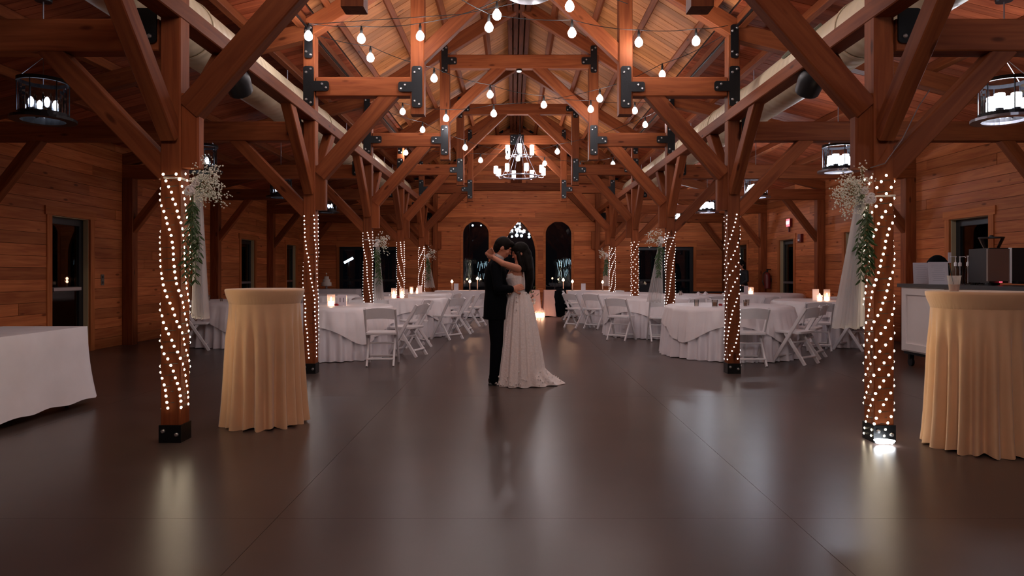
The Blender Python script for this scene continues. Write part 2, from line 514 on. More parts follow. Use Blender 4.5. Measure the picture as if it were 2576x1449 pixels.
# ------------------------------------------------------------------ ceiling: boards on purlins
def slope(name, label, x0, z0, x1, z1, plist, cm='ceil'):
    "deck underside from (x0,z0) at the high edge to (x1,z1) at the low edge"
    d = Vector((x1 - x0, 0, z1 - z0)); L = d.length; d.normalize()
    up = Vector((-d.z, 0, d.x)) if d.x > 0 else Vector((d.z, 0, -d.x))
    m = Matrix.Identity(4); yv = up.cross(d)
    for i in range(3): m[i][0] = d[i]; m[i][1] = yv[i]; m[i][2] = up[i]
    m[0][3], m[1][3], m[2][3] = x0, 0, z0
    s = 1 if yv.y > 0 else -1
    c = struct(name, m, label, MB().box(0, L, min(s * YF, s * YB), max(s * YF, s * YB), .03, .09).mesh(name), M['back'])
    wdt = .145; y = 1.0; k = 0
    me = {}
    rnd = random.Random(5)
    while y < YB - .01:
        w = min(wdt, YB - y)
        key = round(w, 3)
        if key not in me: me[key] = MB().box(.0, L - .0, -w / 2 + .003, w / 2 - .003, 0, .03).mesh('plank')
        part('plank', me[key], M[cm], c, m @ T(0, s * (y + w / 2), rnd.uniform(0, .004)))
        y += wdt
    part('plank', MB().box(0, L, min(s * YF, s * 1.0), max(s * YF, s * 1.0), 0, .03), M[cm], c, m, kind='stuff')
    for (x, zz) in plist:
        p = beam('purlin', (x, YF, zz), (x, YB, zz), .085, .13, c, 'beam', up=tuple(up))
    return c
for s in (-1, 1):
    nm = 'left' if s < 0 else 'right'
    slope('ceiling', 'high sloped pine board ceiling over the %s half of the nave' % nm, 0, 5.89 + DECK, s * A, zr(A) + DECK,
          [(s * x, zr(x) + DECK - .075) for x in (.62, 1.24, 1.86, 2.46)])
for s in (-1, 1):
    nm = 'left' if s < 0 else 'right'
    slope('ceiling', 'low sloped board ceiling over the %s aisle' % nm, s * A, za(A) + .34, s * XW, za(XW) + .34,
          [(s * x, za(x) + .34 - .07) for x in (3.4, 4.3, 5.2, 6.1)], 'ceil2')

# ------------------------------------------------------------------ timber trusses
def rbox(mb, x0, x1, z0, z1, y0, y1, r=.03, n=4):
    "plate with rounded corners in the xz plane"
    pts = []
    for cx, cz, a0 in ((x1 - r, z1 - r, 0), (x0 + r, z1 - r, PI / 2), (x0 + r, z0 + r, PI), (x1 - r, z0 + r, 1.5 * PI)):
        for i in range(n + 1):
            a = a0 + PI / 2 * i / n; pts.append((cx + r * math.cos(a), cz + r * math.sin(a)))
    return mb.loft([[(x, y1, z) for x, z in pts], [(x, y0, z) for x, z in pts]])
def bolts(pl, pts, y):
    for (x, z) in pts:
        b = MB(); b.T = T(0, 0, 0)
        n = 8; r = .017
        b.loft([[(r * k * math.cos(2 * PI * j / n), yy, r * k * math.sin(2 * PI * j / n)) for j in range(n)] for k, yy in ((1, 0), (1, -.006), (.6, -.014))])
        key = 'bolt'
        if key not in _bc: _bc[key] = b.mesh('bolt', True)
        part('bolt', _bc[key], M['bolt'], pl, T(x, y, z))
def tplate(parent, x, z, y, arm, side, hv=.25, w=.065, armz=0):
    mb = MB()
    rbox(mb, x - w, x + w, z - hv, z + hv, y - .012, y)
    if arm:
        a, b = (x + side * w * .4, x + side * (w + arm)); a, b = min(a, b), max(a, b)
        rbox(mb, a, b, z + armz - .062, z + armz + .062, y - .0135, y)
    p = part('steel_plate', mb, M['steel'], parent, T(0, 0, 0))
    pts = [(x - .028, z + hv - .08), (x + .028, z + hv - .04), (x - .028, z - hv + .08), (x + .028, z - hv + .04)]
    if arm:
        e = x + side * (w + arm)
        pts += [(e - side * .035, z + armz - .025), (e - side * .085, z + armz + .022)]
    bolts(p, pts, y - .012)

def truss(Y, label, full=True, plate=False):
    t = thing('timber_truss', label, 'truss', T(0, Y, 0))
    PW = .15
    for s in (-1, 1):
        beam('post', (s * A, Y, .0), (s * A, Y, zr(A) + .02), PW, PW, t)
        beam('bolster', (s * (A - .124), Y, 2.06), (s * (A - .124), Y, 2.62), .15, .10, t, c=.012)
        b = part('steel_base', MB().box(-.083, .083, -.083, .083, 0, .13), M['steel'], t, T(s * A, Y, 0))
        bolts(b, [(s * A - .05, .085), (s * A + .05, .06)], Y - .083)
        # aisle side
        beam('tie_beam', (s * (A + .09), Y, 3.05), (s * XW, Y, 3.05), .16, .24, t)
        beam('knee_brace', (s * (A + .04), Y, 2.02), (s * 3.62, Y, 2.97), .13, .15, t)
        beam('wall_post', (s * (XW - .11), Y, 0), (s * (XW - .11), Y, 2.93), .19, .17, t)
        beam('wall_brace', (s * (XW - .14), Y, 2.0), (s * 6.1, Y, 2.97), .12, .14, t)
        beam('aisle_rafter', (s * (A - .02), Y, za(A) + .105), (s * XW, Y, za(XW) + .105), .15, .21, t)
        q = part('steel_plate', rbox(MB(), s * 2.79 - .14 if s < 0 else 2.79 - .03, s * 2.79 + .03 if s < 0 else 2.79 + .14, 2.98, 3.24, Y - .105, Y - .09), M['steel'], t, T())
        bolts(q, [(s * 2.81, 3.03), (s * 2.88, 3.03)], Y - .105)
        # rafters
        beam('rafter', (s * (A + .05), Y, zr(A + .05) + .13), (0, Y, zr(0) + .13), .15, .22, t)
        if not full: continue
        beam('hammer_beam', (s * (A - .09), Y, 3.61), (s * (HB + .085), Y, 3.61), .15, .24, t)
        beam('hammer_post', (s * HB, Y, 3.26), (s * HB, Y, zr(HB) + .02), .17, .17, t)
        beam('knee_brace', (s * (A - .12), Y, 2.50), (s * 1.62, Y, 3.56), .13, .19, t)
        beam('arch_brace', (s * (HB - .02), Y, 3.98), (s * .30, Y, 4.93), .12, .18, t)
        yf = Y - .092
        tplate(t, s * A, 3.61, yf, .19, -s)
        tplate(t, s * A, 4.17, yf, 0, -s, .21, .05)
        tplate(t, s * HB, 3.60, yf, .17, s, .26)
        tplate(t, s * HB, 5.02, yf, .16, -s, .24, .055, -.03)
    if full:
        beam('collar_beam', (-HB + .085, Y, 4.99), (HB - .085, Y, 4.99), .14, .24, t)
        p = MB().add([(-.32, Y - .10, 5.98), (0, Y - .10, 5.90), (.32, Y - .10, 5.98), (.2, Y - .10, 6.12), (-.2, Y - .10, 6.12)] , [(0, 1, 2, 3, 4)])
        p = rbox(MB(), -.2, .2, 5.95, 6.12, Y - .10, Y - .085)
        q = part('steel_plate', p, M['steel'], t, T()); bolts(q, [(-.15, 6.0), (.15, 6.0), (-.15, 6.07), (.15, 6.07)], Y - .10)
    else:
        beam('tie_beam', (-A + .09, Y, 4.10), (A - .09, Y, 4.10), .16, .24, t)
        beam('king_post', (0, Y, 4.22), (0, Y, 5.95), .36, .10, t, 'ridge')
        for s in (-1, 1):
            beam('knee_brace', (s * (A - .10), Y, 3.0), (s * 1.55, Y, 4.02), .12, .16, t)
    if plate:
        q = part('steel_plate', rbox(MB(), -.19, .19, 4.84, 5.12, Y - .10, Y - .072), M['steel'], t, T())
        bolts(q, [(-.14, 5.07), (-.07, 5.04), (.06, 5.04), (.13, 5.07), (-.15, 4.93), (-.1, 4.98), (.1, 4.98), (.15, 4.93)], Y - .10)
    return t
TL = ['nearest timber hammerbeam truss, only its post tops and hanging post ends in view',
      'second timber truss from the front with a light bulb against its left plate',
      'third timber truss, its whole collar beam in view at the top centre',
      'fourth timber truss, just in front of the one that carries the chandelier',
      'fifth timber truss with the chandelier hung before its centre plate']
TR = [truss(y, TL[i], True, i == 4) for i, y in enumerate(TY)]
TR.append(truss(YB - .12, 'last timber frame set flat against the far gable wall', False))
# long beams over the posts and their braces
for s, nm in ((-1, 'left'), (1, 'right')):
    g = thing('long_beam', 'long timber beam running front to back over the %s row of posts' % nm, 'beam', T(s * A, 0, 3.3))
    beam('beam', (s * A, YF, 3.25), (s * A, YB - .2, 3.25), .16, .14, g)
    beam('eave_beam', (s * (A + .09), YF, 4.42), (s * (A + .09), YB - .2, 4.42), .10, .16, g)
    part('black_strip', MB().box(-.012, .012, YF, YB - .3, 0, .02), M['steel'], g, T(s * (A + .02), 0, 4.34))  # thin black strip standing in for the slit along the eave
    for Y in TY:
        for d in (-1, 1):
            beam('knee_brace', (s * A, Y + d * .06, 2.30), (s * A, Y + d * .92, 3.24), .12, .15, g)
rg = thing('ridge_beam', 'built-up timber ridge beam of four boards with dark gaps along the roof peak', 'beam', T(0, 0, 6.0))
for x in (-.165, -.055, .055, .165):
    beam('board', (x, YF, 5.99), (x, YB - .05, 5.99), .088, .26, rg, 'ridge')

# ------------------------------------------------------------------ doors and windows
def door_leaf(d, w, h, world, bar=True):
    t = .045; fr = MB()
    for a, b, c, e in ((-w, -w + .10, 0, h), (w - .10, w, 0, h), (-w + .1, w - .1, h - .10, h), (-w + .1, w - .1, 0, .20), (-w + .1, w - .1, .98, 1.05)):
        fr.box(a, b, -t / 2, t / 2, c, e)
    l = part('door_leaf', fr, M['blackplastic'], d, world)
    part('pane', MB().box(-w + .09, w - .09, -.004, .004, .19, h - .09), M['pane'], l, world)
    if bar:
        part('push_bar', MB().box(-w + .12, w - .12, -.07, -.035, .99, 1.04), M['greymetal'], l, world)
n = 0
for s in (-1, 1):
    for c in DOORC:
        n += 1
        rot = RZ(PI / 2) if s < 0 else RZ(-PI / 2)     # local -y faces the room
        w = T(s * XW, c, 0) @ (RZ(PI / 2) if s < 0 else RZ(-PI / 2))
        d = struct('door_%d' % n, w, 'glass door with a push bar in the %s wall, %s' % ('left' if s < 0 else 'right', ['nearest to the camera in view', 'behind the nearest lit post', 'third along the aisle', 'in the far corner', 'just outside the frame', 'beside the camera'][DOORC.index(c)]))
        for a, b, z0, z1 in ((-DW - .11, -DW, 0, DH + .11), (DW, DW + .11, 0, DH + .11)):
            mm, L = MB(), z1 - z0
            mm.box(0, L, -.036, 0, 0, b - a)
            part('casing', mm, M['trimwood'], d, w @ T(b, 0, z0) @ Matrix.Rotation(-PI / 2, 4, 'Y'))
        part('casing', MB().box(-DW - .15, DW + .15, -.04, 0, DH, DH + .13), M['trimwood'], d, w)
        for a, b, z0, z1 in ((-DW, -DW + .012, 0, DH), (DW - .012, DW, 0, DH), (-DW, DW, DH - .012, DH)):
            part('jamb', MB().box(a, b, 0, .14, z0, z1), M['jamb'], d, w)
        door_leaf(d, DW - .012, DH - .014, w @ T(0, .10, 0), True)
for a, b in BD:
    n += 1
    c, hw = (a + b) / 2, (b - a) / 2
    w = T(c, YB, 0)
    d = struct('door_%d' % n, w, 'pair of dark glass doors in the far wall of the %s aisle' % ('left' if a < 0 else 'right'))
    for x in (-hw - .09, hw): part('casing', MB().box(0, DH + .1, -.036, 0, 0, .09), M['trimwood'], d, w @ T(x + .09, 0, 0) @ Matrix.Rotation(-PI / 2, 4, 'Y'))
    part('casing', MB().box(-hw - .1, hw + .1, -.038, 0, DH, DH + .11), M['trimwood'], d, w)
    for s in (-1, 1): door_leaf(d, hw / 2 - .004, DH - .01, w @ T(s * hw / 2, .08, 0), False)
for i, (k, c, hw, sp, tp) in enumerate(ARCH):
    w = T(c, YB, 0)
    d = struct('window_%d' % (i + 1), w, ['left round-arched window of the gable wall', 'pointed middle window of the gable wall, behind the couple', 'right round-arched window of the gable wall'][i])
    def outline(off):
        pts = [(-hw - off, 0), (-hw - off, sp)]
        m = 12
        for j in range(1, 2 * m):
            z = sp + (tp - sp) * math.sin(PI / 2 * (j if j <= m else 2 * m - j) / m)
            e = arch_x(k, c, hw, sp, tp, min(z, tp - 1e-6)) or 0
            if j == m: pts.append((0, tp + off * (1.5 if k == 'gothic' else 1)))
            else:
                sg = -1 if j < m else 1
                dx, dz = sg * e, z - sp
                l = math.hypot(dx, dz) or 1
                pts.append((dx + off * dx / l, z + off * dz / l))
        return pts + [(hw + off, sp), (hw + off, 0)]
    o, inn = outline(.075), outline(-.004)
    mb = MB(); q = len(o)
    vs = [(x, -.045, z) for x, z in o] + [(x, -.045, z) for x, z in inn] + [(x, .0, z) for x, z in o] + [(x, .12, z) for x, z in inn]
    fs = []
    for j in range(q - 1):
        fs += [(j, j + 1, q + j + 1, q + j), (2 * q + j, 2 * q + j + 1, j + 1, j), (q + j, q + j + 1, 3 * q + j + 1, 3 * q + j)]
    mb.add(vs, fs)
    part('casing', mb, M['trimwood'], d, w)
    pts = outline(.0)
    part('pane', MB().loft([[(x, .085, z) for x, z in pts], [(x, .078, z) for x, z in pts]]), M['pane'], d, w)
# ------------------------------------------------------------------ fairy lights wound round the posts
def sqpath(s, h, r=.025):
    "point and outward normal on a rounded square of half size h at arc length s"
    L = 8 * (h - r) + 2 * PI * r; s = s % L
    side = 2 * (h - r); arc = PI * r / 2
    for k in range(4):
        a = k * PI / 2
        if s < side:
            p = (h, -(h - r) + s); break
        s -= side
        if s < arc:
            t = s / r; p = (h - r + r * math.cos(t), h - r + r * math.sin(t)); break
        s -= arc
    c, sn = math.cos(a), math.sin(a)
    return p[0] * c - p[1] * sn, p[0] * sn + p[1] * c
def outward(x, y, h):
    a, b = max(0, abs(x) - (h - .03)), max(0, abs(y) - (h - .03))
    l = math.hypot(a, b) or 1
    return math.copysign(a, x) / l, math.copysign(b, y) / l
def led_shape(mb, c, nx, ny, r, glowing=True):
    "small lamp whose lit cap faces away from the post, with a dark heel behind"
    x, y, z = c; a, b = -ny, nx; q = []
    for k in range(6):
        t = k * PI / 3; q.append((x + a * r * math.cos(t), y + b * r * math.cos(t), z + r * math.sin(t)))
    d = r * (.8 if glowing else -.6)
    f = [(k, (k + 1) % 6, 6) for k in range(6)]
    mb.add(q + [(x + nx * d, y + ny * d, z)], f if glowing else [t[::-1] for t in f])
_q = MB(); led_shape(_q, (0, 0, 0), 1, 0, 1.0); led_shape(_q, (0, 0, 0), 1, 0, .98, False)
led_me = _q.mesh('bulb')
led_me.materials.append(M['led']); led_me.materials.append(M['cable'])
for _i, _p in enumerate(led_me.polygons): _p.material_index = 0 if _i < 6 else 1
def fairy(s, Y, z0, z1, pitch, drift, label, near, wob=0.0, per=6, rled=.0105):
    t = thing('fairy_light_string', label, 'string lights', T(s * A, Y, z0), 'fairy light strings wound round the posts')
    h = .082; P = 8 * (h - .025) + 2 * PI * .025
    turns = int((z1 - z0) / pitch); tot = turns * per
    pts = []; mb = MB(); wpts = []
    ph = random.random() * P; acc = ph
    rnd = random.Random(int(Y * 10) + s)
    for i in range(tot):
        f = i / tot
        d = drift * (1 + wob * math.sin(f * 9 + Y)) + wob * .006 * math.sin(f * 23)
        acc += (P + d) / per
        x, y = sqpath(acc + rnd.uniform(-.004, .004), h)
        z = f * turns * pitch + rnd.uniform(-.004, .004)
        pts.append((x, y, z))
    w = MB(); step = max(1, 1)
    wp = []
    acc = ph
    for i in range(tot):
        d = drift
        x, y = sqpath(ph + (i + .5) * P / per, h - .006)
        wp.append((x, y, i / tot * turns * pitch))
    part('wire', w.tube(wp, (.0030 if near else .0034), 4), M['ledwire'], t)
    if near:
        for p in pts[:296]:
            nx, ny = outward(p[0], p[1], h)
            o = link('bulb', led_me, None, t, WM[t.name] @ T(*p) @ RZ(math.atan2(ny, nx)) @ Matrix.Scale(rled, 4))
    else:
        for p in pts: led_shape(mb, p, *outward(p[0], p[1], h), rled)
        nf = len(mb.f)
        for p in pts: led_shape(mb, p, *outward(p[0], p[1], h), rled * .98, False)
        o = part('bulbs', mb, M['ledfar'], t, kind='stuff')
        o.data.materials.append(M['cable'])
        for i in range(nf, len(o.data.polygons)): o.data.polygons[i].material_index = 1
    return t
fairy(-1, 5.18, .24, 2.05, .045, -.014, 'warm fairy lights wound round the nearest left post', True, .6)
fairy(1, 5.18, .03, 2.05, .047, .024, 'warm fairy lights wound round the nearest right post down to the floor', True, .6)
LF = [(-1, 8.65, .2, 2.07, .052, -.006, 'second left post'), (1, 8.65, .16, 2.07, .052, .022, 'second right post'),
      (-1, 12.08, .2, 2.04, .05, -.008, 'third left post, with a drape beside it'), (1, 12.08, .1, 2.05, .05, .012, 'third right post, with a drape beside it'),
      (-1, 15.57, .2, 2.03, .05, -.012, 'fourth left post'), (1, 15.57, .2, 2.03, .06, .062, 'fourth right post, steep slanting rows'),
      (-1, 19.13, .2, 2.03, .05, .014, 'farthest left post'), (1, 19.13, .2, 2.03, .05, .018, 'farthest right post')]
for s, Y, z0, z1, p, d, l in LF:
    fairy(s, Y, z0, z1, p, d, 'white fairy lights wound round the ' + l, False, .55, rled=.0085, per=5)
tl = thing('light_coil', 'bright coiled tail of fairy lights on the floor at the nearest right post', 'string lights', T(A - .04, 5.02, .012))
part('coil', MB().tube([(.055 * math.cos(t * .7) * (1 + .03 * t), .03 * math.sin(t * .7), .002 * t) for t in range(16)], .008, 5), M['tail'], tl)
# thin cable rising over the brace of the nearest right post
c = MB().tube([(A - .12, 5.07, 2.05), (A - .02, 5.06, 2.08), (A + .1, 5.05, 2.25), (A + .22, 5.04, 2.5), (A + .30, 5.04, 2.62)], .004, 5)
tag(link('power_cable', c.mesh(), M['greymetal']), 'thin grey power cable rising from the nearest right post', 'cable')

# ------------------------------------------------------------------ festoon strings of round bulbs
def bulb_obj(parent, p, mat='bulb', r=.042):
    k = 'fb' + mat
    if k not in _bc:
        _bc[k] = MB().lathe([(.012, .05), (.022, .042), (.034, .025), (.047, 0), (.050, -.020), (.041, -.048), (.020, -.064), (.002, -.067)], 12).mesh('bulb', 'all')
        _bc[k].materials.append(M[mat])
        _bc[k + 's'] = MB().lathe([(.004, .145), (.008, .14), (.012, .12), (.017, .10), (.017, .05), (.012, .045)], 8).mesh('socket', True)
        _bc[k + 's'].materials.append(M['cable'])
    s = link('socket', _bc[k + 's'], None, parent, T(*p))
    link('bulb', _bc[k], None, s, T(*p))
def festoon(label, e0, bl, e1):
    "bl: list of (pixel x, pixel y, z of the bulb[, material]); sockets hang 0.14 under the wire"
    e0, e1 = Vector(e0), Vector(e1)
    t = thing('festoon_string', label, 'string lights', T(*e0), 'strings of round bulbs under the nave roof')
    P = []
    for b in bl:
        zz = b[2]; Y = F * (zz - CAMZ) / (686 - b[1])
        P.append((px(b[0], b[1], Y), b[3] if len(b) > 3 else 'bulb'))
    wp = [e0]
    for p, m in P:
        bulb_obj(t, p, m); wp.append(p + Vector((0, 0, .14)))
    wp.append(e1)
    fine = []
    for a, b in zip(wp[:-1], wp[1:]):
        L = (b - a).length
        for i in range(6):
            f = i / 6; q = a.lerp(b, f); q.z -= .03 * L * 4 * f * (1 - f); fine.append(q)
    fine.append(wp[-1])
    part('wire', MB().tube(fine, .0045, 5), M['cable'], t, T())
def pt(s, Y, z=4.32): return (s * (A - .1), Y, z)
festoon('string of bulbs from the second left post towards the top centre', pt(-1, 8.5, 4.35),
        [(776, 88, 4.12), (909, 95, 4.12), (1057, 88, 4.12), (1250, 35, 4.12)], (HB, 5.4, 4.4))
festoon('string of bulbs across the top centre ending at the second right post', pt(1, 8.5, 4.35),
        [(1751, 101, 4.12), (1607, 104, 4.10), (1439, 80, 4.08), (1230, 66, 4.08)], (-HB, 6.6, 4.4))
festoon('string of bulbs crossing from the second left post to the third right post', pt(-1, 8.75, 4.3),
        [(932, 143, 4.1), (1092, 195, 4.08), (1233, 236, 4.06), (1368, 262, 4.06), (1486, 273, 4.06), (1597, 277, 4.08)], pt(1, 12.0, 4.3))
bpy.context.view_layer.update()
festoon('string of bulbs from the second right to the third left post, one bulb dark', pt(1, 8.75, 4.3),
        [(1666, 185, 4.1, 'bulboff'), (1509, 246, 4.0), (1242, 284, 3.9), (1122, 296, 3.9), (1013, 279, 4.08)], pt(-1, 12.0, 4.3))
festoon('string of bulbs crossing from the third left post to the fourth right post', pt(-1, 12.2, 4.25),
        [(1063, 325, 4.05), (1170, 370, 3.85), (1277, 393, 3.85), (1370, 410, 3.82), (1460, 420, 3.82), (1542, 411, 3.92)], pt(1, 15.5, 4.3))
festoon('string of bulbs crossing from the third right post to the fourth left post', pt(1, 12.2, 4.25),
        [(1623, 312, 4.1), (1402, 380, 3.85), (1303, 398, 3.85), (1209, 402, 3.85), (1021, 383, 4.0)], pt(-1, 15.5, 4.3))
# first-bay strings above the frame, their bulbs added as fill except one
def fill_festoon(label, a, b, n):
    a, b = Vector(a), Vector(b)
    t = thing('festoon_string', label, 'string lights', T(*a), 'strings of round bulbs under the nave roof')
    wp = []
    for i in range(n * 4 + 1):
        f = i / (n * 4); q = a.lerp(b, f); q.z -= .25 * 4 * f * (1 - f) * .5
        wp.append(q)
        if i % 4 == 2: bulb_obj(t, q - Vector((0, 0, .14)))
    part('wire', MB().tube(wp, .0045, 5), M['cable'], t, T())
f2 = thing('festoon_string', 'short string with one big bulb at the very top centre, plus added fill bulbs', 'string lights', T(1.3, 5.3, 4.4), 'strings of round bulbs under the nave roof')
pb = px(1433, 13, 7.3); bulb_obj(f2, pb)
for _x, _y, _z in ((2.0, 5.75, 4.30), (.75, 6.5, 4.26), (1.4, 6.1, 4.27)): bulb_obj(f2, (_x, _y, _z))  # unseen bulbs added to brighten the inner faces of the first bay
part('wire', MB().tube([pt(1, 5.3, 4.4), (1.3, 6.2, 4.33), pb + Vector((0, 0, .14)), (-.7, 8.0, 4.3), pt(-1, 8.45, 4.35)], .0045, 5), M['cable'], f2, T())

fill_festoon('added string of fill bulbs over the camera towards the nearest left post', pt(-1, 5.3, 4.35), pt(1, 1.7, 4.35), 3)  # unseen string added to light surfaces facing the camera
f3 = thing('festoon_string', 'added string of fill bulbs just above the frame from the nearest left post', 'string lights', T(-1.3, 5.3, 4.4), 'strings of round bulbs under the nave roof')
for _x, _y in ((-2.0, 5.75), (-1.3, 6.15), (-.6, 6.6)): bulb_obj(f3, (_x, _y, 4.32))  # bulbs added out of view to light posts and ceiling
part('wire', MB().tube([pt(-1, 5.3, 4.48), (-2.0, 5.75, 4.46), (-1.3, 6.15, 4.46), (-.6, 6.6, 4.46), (HB, 8.45, 4.6)], .0045, 5), M['cable'], f3, T())
# small downlight under the third collar beam
dl = thing('downlight', 'small white downlight under the collar beam of the third truss', 'light', T(0, 12.08, 4.87))
part('housing', MB().lathe([(.05, 0), (.05, -.03), (.045, -.032)], 12), M['steel'], dl)
part('lens', MB().lathe([(.04, -.033), (.04, -.045), (.02, -.05)], 12), M['spot'], dl)

# ------------------------------------------------------------------ drum lanterns of the aisles
def lantern(x, Y, label, mat, z=2.80, n=4, tw=0, visible=True):
    w = T(x, Y, 0) @ RZ(tw)
    t = thing('drum_lantern', label, 'lantern', w, 'drum lanterns over the aisles')
    R = .215
    ztop = za(x) + .34
    ring = MB()
    def annul(mb, ri, ro, z0, z1, n=28):
        r = [(ri, z0), (ro, z0), (ro, z1), (ri, z1), (ri, z0)]
        return mb.lathe(r, n, caps=False)
    part('base_ring', annul(MB(), R - .02, R + .075, z - .015, z + .012), M['iron' if x < 0 else 'greymetal'], t)
    part('top_ring', annul(MB(), R - .012, R + .012, z + .36, z + .395), M['iron'], t)
    part('lower_band', annul(MB(), R - .008, R + .008, z + .012, z + .06), M['iron'], t)
    part('glass_drum', MB().lathe([(R - .012, z + .05), (R - .012, z + .36)], 28, caps=False), M['glass'], t)
    b = MB()
    for k in range(6):
        a = k * PI / 3 + .3
        b.tube([((R + .003) * math.cos(a), (R + .003) * math.sin(a), z), ((R + .003) * math.cos(a), (R + .003) * math.sin(a), z + .38)], .006, 5)
    part('upright', b, M['iron'], t, kind='stuff')
    sp = MB()
    for k in range(2):
        a = k * PI / 2 + .6; sp.tube([(-R * math.cos(a), -R * math.sin(a), z + .05), (R * math.cos(a), R * math.sin(a), z + .05)], .008, 5)
    part('cross_bar', sp, M['iron'], t)
    for k in range(n):
        a = k * 2 * PI / n + .6; cx, cy = .105 * math.cos(a), .105 * math.sin(a)
        part('candle_cup', MB().lathe([(.012, z + .05), (.03, z + .065), (.04, z + .10), (.012, z + .10)], 10, cx, cy), M['iron'], t)
        if mat == 'lanL':
            part('glass_tube', MB().lathe([(.04, z + .105), (.04, z + .26)], 12, cx, cy, False), M['glass'], t, smooth=True)
            part('bulb', MB().lathe([(.008, z + .11), (.022, z + .14), (.026, z + .17), (.014, z + .20), (.003, z + .21)], 10, cx, cy), M[mat], t, smooth=True)
            continue
        part('lamp_shade', MB().lathe([(.042, z + .105), (.046, z + .12), (.046, z + .24), (.042, z + .245)], 12, cx, cy), M[mat], t, smooth=True)
    rods = MB()
    for k in range(4):
        a = k * PI / 2 + .3; rods.tube([(R * math.cos(a), R * math.sin(a), z + .385), (0, 0, z + .62)], .004, 5)
    rods.tube([(0, 0, z + .6), (0, 0, ztop - .04)], .007, 6)
    part('hanging_rod', rods, M['greymetal'], t)
    part('canopy', MB().lathe([(.075, ztop - .05), (.08, ztop - .02), (.075, ztop)], 14), M['iron'], t)
    return t
LY = [6.82, 10.3, 13.8, 17.25]
nm = ['nearest', 'second', 'half hidden third', 'farthest']
for i, Y in enumerate(LY):
    lantern(4.8, Y, 'brightly lit drum lantern over the right aisle, the %s one' % nm[i], 'lanR', tw=.2 * i)
    lantern(-4.8, Y, 'dim drum lantern over the left aisle, the %s one' % nm[i], 'lanL', tw=.3 + .2 * i)
lantern(4.8, 3.35, 'added fill drum lantern of the right aisle beside the camera', 'lanR')  # lanterns beside the camera, added unseen to lift the light on the tables
lantern(-4.8, 3.35, 'added fill drum lantern of the left aisle beside the camera', 'lanfillL')
lantern(4.8, 20.6, 'drum lantern in the far corner of the right aisle', 'lanR')

# ------------------------------------------------------------------ chandelier
def ring(R, z, r, n=32):
    return MB().tube([(R * math.cos(2 * PI * i / n), R * math.sin(2 * PI * i / n), z) for i in range(n + 1)], r, 6, caps=False)
def make_chandelier(cx, cy, label, cm):
    ch = thing('chandelier', label, 'chandelier', T(cx, cy, 0))
    part('lower_ring', ring(.49, 3.93, .024), M['greymetal'], ch, smooth=True)
    part('upper_ring', ring(.22, 4.50, .018), M['greymetal'], ch, smooth=True)
    for tier, (R, Rr, z, n, a0) in enumerate(((.68, .49, 3.93, 8, .25), (.385, .22, 4.50, 6, .5))):
        for k in range(n):
            a = a0 + 2 * PI * k / n; c, s_ = math.cos(a), math.sin(a)
            arm = part('arm', MB().tube([(Rr * c, Rr * s_, z), ((R - .05) * c, (R - .05) * s_, z - .02), (R * c, R * s_, z), (R * c, R * s_, z + .05)], .011, 5), M['greymetal'], ch)
            part('lamp_shade', MB().lathe([(.05, z + .055), (.056, z + .07), (.056, z + .25), (.052, z + .255)], 12, R * c, R * s_), M[cm], arm, smooth=True)
    rods = MB()
    for k in range(6):
        a = k * PI / 3 + .2
        rods.tube([(.49 * math.cos(a), .49 * math.sin(a), 3.93), (.22 * math.cos(a), .22 * math.sin(a), 4.50), (.02 * math.cos(a), .02 * math.sin(a), 5.08)], .006, 5)
    part('suspension_rod', rods, M['greymetal'], ch)
    part('canopy', MB().lathe([(.03, 5.0), (.05, 5.08), (.02, 5.12)], 10), M['iron'], ch)
    part('chain', MB().tube([(0, 0, 5.1), (0, 0, 5.86)], .008, 5), M['iron'], ch)

make_chandelier(.08, 18.85, 'two-tier ring chandelier with white cylinder shades before the far gable', 'chand')
make_chandelier(0, -1.1, 'added two-tier ring chandelier behind the camera, unseen frontal fill', 'chandfill')  # unseen chandelier added as fill for gown, tables and far wall
dp = thing('drum_pendant', 'round grey pendant whose underside just shows at the top centre', 'light', T(.06, 6.95, 4.075))
part('drum', MB().lathe([(.20, 0), (.235, .02), (.235, .14), (.2, .16)], 28), M['greymetal'], dp, smooth=True)
part('rod', MB().tube([(0, 0, .16), (0, 0, 1.8)], .012, 6), M['iron'], dp)

